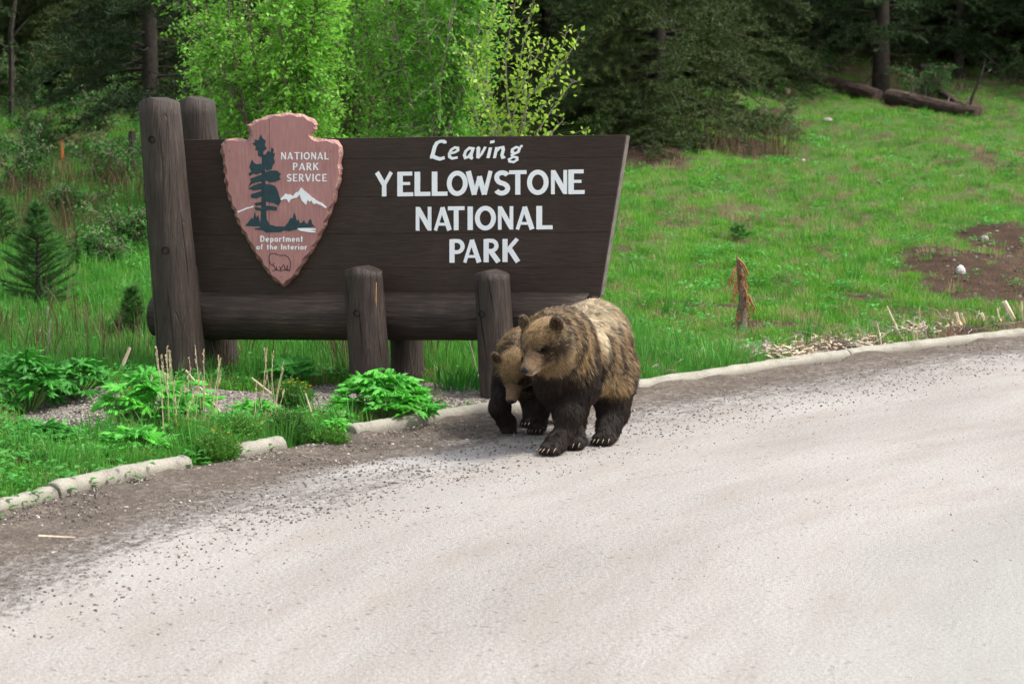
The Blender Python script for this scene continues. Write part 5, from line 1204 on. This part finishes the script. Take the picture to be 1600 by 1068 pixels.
# second, lower shoot tip showing over the board's end
wand_sapling(gp(.78, 25.0), [[(918,600,0),(915,300,0),(914,215,0),(916,198,0)]], 'single leafy shoot tip peeping over the board near its right end', 6)
# ------------------------------------------------------------------ bears
def rotm(yaw, pitch=0.0, roll=0.0):
    """columns: forward, left, up; pitch > 0 lowers the forward axis"""
    cy, sy, cp_, sp_ = math.cos(yaw), math.sin(yaw), math.cos(pitch), math.sin(pitch)
    f = np.array([cy*cp_, sy*cp_, -sp_]); l_ = np.array([-sy, cy, 0]); u = np.cross(f, l_)
    if roll:
        c, s = math.cos(roll), math.sin(roll); l_, u = l_*c + u*s, u*c - l_*s
    return np.stack([f, l_, u], 1)
I3 = np.eye(3)
class SDF:
    def __init__(s): s.p = []
    def ell(s, c, r, M=I3, k=.05, sub=False): s.p.append(('e', np.array(c, float), np.array(r, float), M, k, sub)); return s
    def cap(s, a, b, ra, rb, k=.04, flat=None): s.p.append(('c', np.array(a, float), np.array(b, float), (ra, rb), k, False)); return s
    def chain(s, pts, rad, k=.035):
        for i in range(len(pts)-1): s.cap(pts[i], pts[i+1], rad[i], rad[i+1], k)
        return s
    def ev(s, P):
        d = np.full(len(P), 10.0, np.float32)
        for q in s.p:
            if q[0] == 'e':
                _, c, r, M, k, sub = q; L = ((P-c) @ M)/r; n0 = np.linalg.norm(L, axis=1); n1 = np.linalg.norm(L/r, axis=1); v_ = n0*(n0-1)/np.maximum(n1, 1e-6)
            else:
                _, a, b_, (ra, rb), k, sub = q; ab = b_-a; t_ = np.clip(((P-a) @ ab)/(ab @ ab), 0, 1); v_ = np.linalg.norm(P-a-t_[:, None]*ab, axis=1) - (ra+(rb-ra)*t_)
            if sub:
                h = np.clip(.5-.5*(v_+d)/k, 0, 1); d = d*(1-h) - v_*h + k*h*(1-h)
            else:
                h = np.clip(.5+.5*(v_-d)/k, 0, 1); d = v_*(1-h)+d*h - k*h*(1-h)
        return d
def surface_net(sdf, lo, hi, h):
    lo = np.array(lo, float); n_ = np.ceil((np.array(hi)-lo)/h).astype(int)+1
    g = np.stack(np.meshgrid(*[lo[i]+h*np.arange(n_[i]) for i in range(3)], indexing='ij'), -1).reshape(-1, 3)
    F = sdf.ev(g.astype(np.float64)).reshape(n_); ins = F < 0
    acc = np.zeros((*(n_-1), 3)); cnt = np.zeros(n_-1)
    for ax in range(3):
        sl0 = [slice(None)]*3; sl1 = [slice(None)]*3; sl0[ax] = slice(0, -1); sl1[ax] = slice(1, None)
        A0, A1 = F[tuple(sl0)], F[tuple(sl1)]; cr_ = (A0 < 0) != (A1 < 0); t_ = np.where(cr_, A0/np.where(A0 == A1, 1, A0-A1), 0)
        o1, o2 = [a for a in range(3) if a != ax]
        for d1 in (0, 1):
            for d2 in (0, 1):
                s_ = [None]*3; s_[ax] = slice(None); s_[o1] = slice(d1, n_[o1]-1+d1); s_[o2] = slice(d2, n_[o2]-1+d2); s_ = tuple(s_)
                c = cr_[s_]; tt = t_[s_]; cnt += c; off = np.zeros((*c.shape, 3)); off[..., ax] = tt; off[..., o1] = d1; off[..., o2] = d2; acc += off*c[..., None]
    act = cnt > 0; idx = np.full(n_-1, -1); idx[act] = np.arange(act.sum()); ijk = np.stack(np.nonzero(act), -1)
    V = lo + h*(ijk + acc[act]/cnt[act][:, None]); faces = []
    for ax in range(3):
        o1, o2 = [(1, 2), (2, 0), (0, 1)][ax]; sl0 = [slice(None)]*3; sl1 = [slice(None)]*3; sl0[ax] = slice(0, -1); sl1[ax] = slice(1, None)
        a, b_ = ins[tuple(sl0)], ins[tuple(sl1)]; e = np.stack(np.nonzero(a != b_), -1); e = e[(e[:, o1] > 0) & (e[:, o2] > 0) & (e[:, o1] < n_[o1]-1) & (e[:, o2] < n_[o2]-1)]
        fl = a[tuple(e.T)]; q = []
        for d1, d2 in ((1, 1), (0, 1), (0, 0), (1, 0)):
            c = e.copy(); c[:, o1] -= d1; c[:, o2] -= d2; q.append(idx[tuple(c.T)])
        q = np.stack(q, 1); q[~fl] = q[~fl][:, ::-1]; faces.append(q)
    Fc = np.concatenate(faces); return V, Fc[(Fc >= 0).all(1)]

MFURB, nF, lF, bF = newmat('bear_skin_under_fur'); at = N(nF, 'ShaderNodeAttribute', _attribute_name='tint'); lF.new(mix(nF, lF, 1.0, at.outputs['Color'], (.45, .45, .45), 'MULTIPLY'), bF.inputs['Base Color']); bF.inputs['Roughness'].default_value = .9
MFUR, n, l, b = newmat('bear_fur'); at = N(n, 'ShaderNodeAttribute', _attribute_name='tint'); ci = n.new('ShaderNodeHairInfo')
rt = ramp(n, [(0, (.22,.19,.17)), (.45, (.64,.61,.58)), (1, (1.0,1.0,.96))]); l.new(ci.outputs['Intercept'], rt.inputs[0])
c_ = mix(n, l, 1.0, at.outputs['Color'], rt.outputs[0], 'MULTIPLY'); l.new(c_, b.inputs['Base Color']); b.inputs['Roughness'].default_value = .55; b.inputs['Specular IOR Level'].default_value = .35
tr = n.new('ShaderNodeBsdfTranslucent'); l.new(c_, tr.inputs[0]); mx = n.new('ShaderNodeMixShader'); mx.inputs[0].default_value = .22; l.new(b.outputs[0], mx.inputs[1]); l.new(tr.outputs[0], mx.inputs[2]); l.new(mx.outputs[0], n['Material Output'].inputs[0])
MNOSE, n, l, b = newmat('wet_black_nose'); b.inputs['Base Color'].default_value = (.012,.010,.010,1); b.inputs['Roughness'].default_value = .5; b.inputs['Specular IOR Level'].default_value = .25
MEYE, n, l, b = newmat('dark_eye'); b.inputs['Base Color'].default_value = (.010,.006,.004,1); b.inputs['Roughness'].default_value = .2; b.inputs['Specular IOR Level'].default_value = .3
MCLAW = plain('pale_claw', (.26,.20,.13), .4, .2, 30)
DK = np.array([.024,.0135,.009]); MD = np.array([.075,.041,.022]); BRN = np.array([.16,.095,.048]); GLD = np.array([.42,.275,.125]); STR = np.array([.80,.68,.48]); TAN = np.array([.155,.10,.048]); MUZ = np.array([.35,.22,.12])
def lerp(a, b_, t_): return a + (b_-a)*t_[..., None]
def bear(name, label, origin, heading, scale, spec):
    """spec in the bear's own frame (x forward, y left, z up, metres for a bear 1 m tall)"""
    sdf = SDF(); e = sdf.ell
    e((-.36, -.01, .65), (.32, .245, .315)); e((-.05, 0, .59), (.42, .255, .275)); e((-.16, 0, .53), (.30, .245, .23)); e((.27, 0, .67), (.25, .21, .275)); e((.25, 0, .78), (.20, .12, .165), k=.08)
    e((.40, 0, .61), (.15, spec.get('chest', .16), .18), k=.06)
    hc = np.array(spec['head']); HM = rotm(*spec['hrot']); hs = spec.get('hs', 1.0)
    def hp(u, v_, w): return hc + HM @ (np.array([u, v_, w])*hs)
    nb = np.array((.36, 0, .72)); ne = hp(-.06, 0, -.02); nm_ = (nb+ne)/2 + np.array([0, 0, .02])
    sdf.cap(nb, nm_, .215, .19, k=.09); sdf.cap(nm_, ne, .19, .15*hs, k=.07); sdf.cap((.38, 0, .60), hp(-.06, 0, -.08), .14, .10*hs, k=.06)
    # head
    he = lambda c, r, k=.035, sub=False, M=HM: sdf.ell(hp(*c), np.array(r)*hs, M, k*hs, sub)
    he((-.01, 0, .02), (.135, .140, .122)); he((.05, 0, .045), (.085, .085, .070))
    for s in (1, -1):
        he((-.015, s*.080, -.055), (.100, .060, .090)); he((-.06, s*.088, -.04), (.07, .050, .10)); he((.075, s*.055, -.035), (.06, .045, .055), .03)
    he((-.03, 0, -.095), (.105, .10, .075))
    sdf.cap(hp(.09, 0, -.005), hp(.225, 0, -.035), .068*hs, .044*hs, k=.03*hs); sdf.cap(hp(.06, 0, -.075), hp(.205, 0, -.078), .048*hs, .028*hs, k=.025*hs)
    he((.235, 0, -.040), (.036, .044, .034), .02)
    for s in (1, -1):
        he((.112, s*.058, .032), (.026, .020, .018), .018, True); he((.108, s*.050, .058), (.035, .026, .016), .02)      # eye socket, brow
        EM = HM @ rotm(s*.30, -.30); c = hp(-.035, s*.130, .138); sdf.ell(c, np.array([.026, .046, .052])*hs, EM, .03*hs); sdf.ell(c+EM @ (np.array([.026, 0, .004])*hs), np.array([.018, .028, .032])*hs, EM, .012*hs, True)
    # legs
    paws = []
    for leg in spec['legs']:
        pts = [np.array(p, float) for p in leg['pts']]; rad = leg['rad']; sdf.chain(pts, rad, .05)
        pc = pts[-1]; ya = leg.get('yaw', 0); tl = leg.get('tilt', 0.0); PM = rotm(ya, tl); ctr = np.array(leg['paw'])
        sdf.cap(pc, ctr+np.array([0, 0, .045]), rad[-1], .056, k=.03)
        sdf.ell(ctr + PM @ np.array([.015, 0, .012]), (.102, .074, .042), PM, .03)
        for j in range(5):
            ty = (j-2)*.029; tx = .095 - .012*abs(j-2)**1.5; sdf.ell(ctr + PM @ np.array([tx, ty, -.008]), (.032, .0175, .024), PM, .012)
        paws.append((ctr, PM))
    # tail
    sdf.ell((-.69, 0, .60), (.05, .035, .07), k=.03)
    V, Fq = surface_net(sdf, (-.85, -.48, -.08), (1.32, .52, 1.12), .0125)
    # the sole is flat on the road
    V[:, 2] = np.where(V[:, 2] < .0, V[:, 2]*.15, V[:, 2])
    for _ in range(1): pass
    def color(P, r):
        x, y, z = P.T; hd = (P-hc) @ HM / hs; u, v_, w = hd.T
        n1 = np.array([noise.noise((a*5, b_*5, c_*5)) for a, b_, c_ in P]); n2 = np.array([noise.noise((a*26, b_*26, c_*7+3)) for a, b_, c_ in P])
        # flank: vertical bands of gold and brown, running down from the back
        band = np.sin((x*1.0 + .10*z + .045*n1)*26 + 1.4) *.5 + .5
        col = lerp(np.broadcast_to(MD, P.shape), np.broadcast_to(GLD, P.shape), np.clip(.34 + .62*(band-.5) + .85*n2, 0, 1))
        col = lerp(col, np.broadcast_to(GLD*1.1, P.shape), np.clip(sstep(.56, .40, z)*sstep(-.34, -.10, x)*sstep(.24, .10, x)*sstep(.30, .36, z)*.8, 0, 1))      # golden belly fringe
        saddle = np.clip(sstep(.66, .92, z + .12*n1 + .16*n2)*sstep(.28, .10, x + .05*n1 + .05*n2)*(1-.75*sstep(-.18, -.42, x)), 0, 1)
        strap = np.exp(-((x-.10 + (.95-z)*-.02)/.045)**2)*sstep(.60, .85, z + .08*n1)
        col = lerp(col, np.broadcast_to(STR*spec.get('saddle', 1.0), P.shape), np.clip(saddle*.9 + strap*.8*spec.get('saddle', 1.0), 0, 1))
        hump = np.exp(-(((x-.30)/.10)**2 + ((z-.98)/.13)**2)); col = lerp(col, np.broadcast_to(np.array([.15,.11,.07]), P.shape), np.clip(hump, 0, 1)*.9)
        strap2 = np.exp(-((x-.46-.10*(.8-z))/.055)**2)*sstep(.50, .62, z); col = lerp(col, np.broadcast_to(GLD*1.15, P.shape), np.clip(strap2, 0, 1)*.9)
        strap3 = np.exp(-((x-.585)/.045)**2)*sstep(.45, .55, z); col = lerp(col, np.broadcast_to(MD, P.shape), np.clip(strap3, 0, 1)*.75)
        # dark legs and chest
        legz = sstep(.60, .44, z + .05*n1 + np.where(x > .12, -.06, .03) + np.where((x < .12) & (x > -.22), .16, 0)); col = lerp(col, np.broadcast_to(DK, P.shape), np.clip(legz, 0, 1)*.97)
        # head
        inh = np.clip(sstep(-.16, -.08, u)*sstep(.30, .22, np.linalg.norm(hd*[.8, 1, 1], axis=1)), 0, 1)
        face = lerp(np.broadcast_to(TAN, P.shape), np.broadcast_to(GLD*1.0, P.shape), np.clip(sstep(.02, .12, w)*.9 + sstep(-.03, -.11, w)*.55 + n2*.4, 0, 1))
        face = lerp(face, np.broadcast_to(MD*.85, P.shape), np.clip(sstep(.095, .03, np.abs(w+.0))*sstep(-.07, .04, u)*sstep(.16, .12, u), 0, 1)*.8)
        for s in (1, -1):
            de = np.linalg.norm(hd - [.11, s*.06, .03], axis=1); face = lerp(face, np.broadcast_to(DK*1.3, P.shape), sstep(.055, .018, de))
            dr = np.linalg.norm((hd - [-.035, s*.130, .140]), axis=1); face = lerp(face, np.broadcast_to(MD*.9, P.shape), sstep(.065, .040, dr)*.85)
        face = lerp(face, np.broadcast_to(MUZ, P.shape), np.clip(sstep(.125, .155, u), 0, 1)*.95)
        face = lerp(face, np.broadcast_to(STR*.85, P.shape), np.clip(sstep(.14, .20, u)*sstep(-.055, -.085, w), 0, 1)*.7)
        col = lerp(col, face, inh); return np.clip(col*spec.get('tone', 1.0), 0, 1)
    root = empty(name, origin, heading); root.scale = (scale,)*3; tag(root, label, 'bear', 'grizzly bears walking on the road')
    cols = color(V, None); ob = mesh_obj('body', V, Fq, MFURB, root, True, cols)
    # fur
    me = ob.data; nv = len(V); vn = np.zeros(nv*3, np.float32); me.vertices.foreach_get('normal', vn); vn = vn.reshape(-1, 3)
    P4 = V[Fq]; ar = np.linalg.norm(np.cross(P4[:, 2]-P4[:, 0], P4[:, 3]-P4[:, 1]), axis=1)*.5
    fc = P4.mean(1); hd = (fc-hc) @ HM / hs; muz = (hd[:, 0] > .08) & (np.abs(hd[:, 1]) < .10) & (np.abs(hd[:, 2]) < .13); headm = (hd[:, 0] > -.12) & (np.linalg.norm(hd, axis=1) < .27)
    wgt = ar*np.where(muz, 3.5, np.where(headm, 2.2, 1.0)); wgt /= wgt.sum(); M_ = spec['strands']; fi = RNG.choice(len(Fq), M_, p=wgt)
    ab = RNG.uniform(0, 1, (M_, 2)); q = Fq[fi]; w4 = np.stack([(1-ab[:, 0])*(1-ab[:, 1]), ab[:, 0]*(1-ab[:, 1]), ab[:, 0]*ab[:, 1], (1-ab[:, 0])*ab[:, 1]], 1)
    R = (V[q]*w4[..., None]).sum(1); Nn = nrm((vn[q]*w4[..., None]).sum(1))
    hd = (R-hc) @ HM / hs; u, v_, w = hd.T; nose_d = np.linalg.norm(hd-[.262, 0, -.036], axis=1)
    keep = (nose_d > .040) & (R[:, 2] > .012)
    for s in (1, -1): keep &= np.linalg.norm(hd-[.118, s*.058, .032], axis=1) > .013
    R, Nn, hd = R[keep], Nn[keep], hd[keep]; u, v_, w = hd.T; M_ = len(R)
    inhead = sstep(-.14, -.06, u)*sstep(.29, .22, np.linalg.norm(hd*[.8, 1, 1], axis=1)); leg = sstep(.46, .34, R[:, 2])*(1-inhead)
    flow = np.stack([-.75+0*u, .0*u, -.75+0*u], 1); flow = lerp(flow, np.broadcast_to(np.array([-.15, 0, -1.]), flow.shape), leg)
    hflow = nrm((hd-np.array([.30, 0, -.02]))*[1, 1.1, 1.1]) @ HM.T; flow = lerp(flow, hflow, inhead); flow = nrm(flow)
    low = sstep(.07, .0, R[:, 2]); 
    tg = nrm(flow - (flow*Nn).sum(1, keepdims=True)*Nn + 1e-6)
    L = .055 + .022*sstep(.2, -.5, R[:, 0]) + .02*sstep(.5, .35, R[:, 2])*(R[:, 0] > -.3)*(R[:, 0] < .2); L = L*(1-leg) + .030*leg; L = L*(1-low)+.012*low
    ear = (w > .105) & (np.abs(v_) > .07); Lh = np.where(u > .19, .006, np.where(u > .12, .010, np.where(u > .07, .018, .034))); Lh = np.where(ear, .020, Lh); Lh = np.where((u < .03) & (w < 0), .048, Lh); L = L*(1-inhead)+Lh*inhead
    L = L*RNG.uniform(.6, 1.15, M_); lift = .34*(1-inhead)+.36*inhead; lift = lift*(1-.3*leg)
    big_n = np.array([[noise.noise((a*9, b_*9, c_*9+k*17)) for k in range(3)] for a, b_, c_ in R[:]]) if M_ < 1 else None
    # locks: strands lean together cell by cell
    cell = np.floor(R/.022 + RNG.normal(0, .18, (M_, 3))).astype(int); _, ci_ = np.unique(cell, axis=0, return_inverse=True); ci_ = ci_.ravel(); nc = ci_.max()+1
    cellr = RNG.normal(0, .30, (nc, 3)); cw = np.bincount(ci_, minlength=nc)[:, None]; cm = np.stack([np.bincount(ci_, R[:, k], nc) for k in range(3)], 1)/cw
    d = nrm(tg + Nn*lift[:, None] + cellr[ci_]*.55*(1-.6*inhead[:, None]) + RNG.normal(0, .12, (M_, 3)))
    tipm = np.stack([np.bincount(ci_, (R+d*L[:, None])[:, k], nc) for k in range(3)], 1)/cw
    KP = 4; s_ = np.linspace(0, 1, KP); pts = np.zeros((M_, KP, 3))
    for k, t_ in enumerate(s_):
        p = R + d*(L*t_)[:, None] + np.array([0, 0, -1.])*(L*.30*t_*t_)[:, None]; p = p + (tipm[ci_]-R-d*L[:, None])*(.32*t_*t_*(1-.5*inhead))[:, None]; pts[:, k] = p
    pts[:, :, 2] = np.maximum(pts[:, :, 2], .004)
    hc_d = bpy.data.hair_curves.new('fur'); hc_d.add_curves([KP]*M_); hc_d.attributes['position'].data.foreach_set('vector', pts.astype(np.float32).ravel())
    rad = np.tile(np.array([1.0, .95, .7, .15]), M_)*np.repeat(np.where(inhead > .5, .00085, .00125), KP); ra_ = hc_d.attributes.get('radius') or hc_d.attributes.new('radius', 'FLOAT', 'POINT'); ra_.data.foreach_set('value', rad.astype(np.float32))
    cc_ = color(R, None)*(1+RNG.normal(0, .16, (M_, 1)))*(1+RNG.normal(0, .20, (nc, 1))[ci_]); gr = RNG.uniform(0, 1, M_) < .14*(1-leg)*(cc_.sum(1) > .16); cc_[gr] = cc_[gr]*.35+STR*.65*spec.get('tone', 1.0)
    ca = hc_d.attributes.new('tint', 'FLOAT_COLOR', 'CURVE'); ca.data.foreach_set('color', np.concatenate([np.clip(cc_, 0, 1), np.ones((M_, 1))], 1).astype(np.float32).ravel())
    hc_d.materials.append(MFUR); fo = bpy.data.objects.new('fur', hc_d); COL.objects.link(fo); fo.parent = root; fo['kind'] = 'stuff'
    # nose, eyes, claws
    def lump(nm, c, r, M, mat, sub=3, fn=None):
        bm = bmesh.new(); bmesh.ops.create_icosphere(bm, subdivisions=sub, radius=1)
        for q_ in bm.verts:
            p = np.array(q_.co)
            if fn: p = fn(p)
            q_.co = Vector(c + M @ (p*np.array(r)))
        m_ = bpy.data.meshes.new(nm); bm.to_mesh(m_); bm.free(); m_.materials.append(mat); m_.shade_smooth(); o = bpy.data.objects.new(nm, m_); COL.objects.link(o); o.parent = root; return o
    def nosef(p):
        p = p.copy(); p[1] *= 1-.25*(p[2] < 0)*abs(p[2])
        for s in (1, -1):
            dd = math.hypot(p[1]-s*.42, p[2]+.05); 
            if p[0] > .2 and dd < .3: p[0] -= .35*(1-dd/.3)
        return p
    lump('nose', hp(.262, 0, -.030), np.array([.022, .032, .024])*hs, HM, MNOSE, 4, nosef)
    for s in (1, -1): lump('eye', hp(.117, s*.054, .032), np.array([.011, .011, .0105])*hs, HM, MEYE, 2)
    sdm = bpy.data.meshes.new('claw'); B = MB()
    for k in range(6):
        f = k/5; x_, z_ = .050*math.sin(f*1.2), .028*math.cos(f*1.2)-.028 - .014*f; rr = .0060*(1-f*.85)
        for j in range(6): a = j*1.047; B.v.append((x_, rr*.8*math.cos(a), z_+rr*math.sin(a)))
    B.f = [(i*6+j, i*6+(j+1)%6, (i+1)*6+(j+1)%6, (i+1)*6+j) for i in range(5) for j in range(6)] + [(5,4,3,2,1,0), tuple(range(30, 36))]
    sdm.from_pydata(B.v, [], B.f); sdm.materials.append(MCLAW); sdm.shade_smooth()
    for ctr, PM in paws:
        for j in range(5):
            ty = (j-2)*.030; tx = .112 - .012*abs(j-2)**1.5; o = bpy.data.objects.new('claw', sdm); COL.objects.link(o); o.parent = root
            RM = PM @ rotm((j-2)*.10, -.12); M4 = Matrix.Identity(4)
            for a in range(3):
                for b_ in range(3): M4[a][b_] = RM[a][b_]
            p = ctr + PM @ np.array([tx, ty, .012]); M4.translation = Vector(p); o.matrix_local = M4
    return root
BIG = dict(head=(.81, .058, .768), hrot=(math.radians(-16), math.radians(31), 0), hs=1.0, strands=170000, tone=.93, saddle=1.15, chest=.13,
    legs=[dict(pts=[(.30, .10, .56), (.28, .125, .42), (.39, .085, .25), (.44, .055, .12)], rad=[.15, .11, .078, .062], paw=(.55, .035, .040), yaw=-.2),
          dict(pts=[(.30, -.08, .56), (.30, -.07, .42), (.27, .015, .24), (.22, .06, .11)], rad=[.125, .092, .070, .060], paw=(.23, .075, .040), yaw=-.05),
          dict(pts=[(-.36, .12, .50), (-.24, .165, .36), (-.24, .18, .22), (-.12, .185, .11)], rad=[.175, .14, .10, .078], paw=(-.05, .19, .040), yaw=-.05),
          dict(pts=[(-.38, -.14, .50), (-.32, -.18, .34), (-.44, -.18, .20), (-.44, -.18, .10)], rad=[.18, .13, .09, .075], paw=(-.40, -.18, .040), yaw=0)])
HB = math.atan2(-.93, -.36)
bear('big_bear', 'big shaggy brown bear with a pale blond back walking on the road edge', (.462, 18.27, .006), HB, 1.03, BIG)
SML = dict(head=(.84, .125, .615), hrot=(math.radians(0), math.radians(56), 0), hs=1.14, strands=75000, saddle=.7, tone=.95,
    legs=[dict(pts=[(.30, .15, .56), (.27, .19, .42), (.42, .20, .24), (.46, .20, .10)], rad=[.15, .115, .085, .07], paw=(.50, .20, .040), yaw=0),
          dict(pts=[(.30, -.14, .56), (.40, -.15, .42), (.56, -.15, .24), (.52, -.11, .12)], rad=[.14, .105, .085, .07], paw=(.50, -.08, .07), yaw=.2, tilt=.9),
          dict(pts=[(-.34, .14, .50), (-.26, .17, .34), (-.38, .16, .20), (-.38, .16, .10)], rad=[.17, .12, .085, .07], paw=(-.34, .16, .040), yaw=0),
          dict(pts=[(-.34, -.12, .50), (-.12, -.12, .34), (-.10, -.08, .20), (-.04, -.06, .10)], rad=[.17, .12, .085, .07], paw=(.02, -.05, .040), yaw=0)])
bear('young_bear', 'smaller bear with lowered head walking close beside the big one', (.18, 19.28, .006), HB, .80, SML)
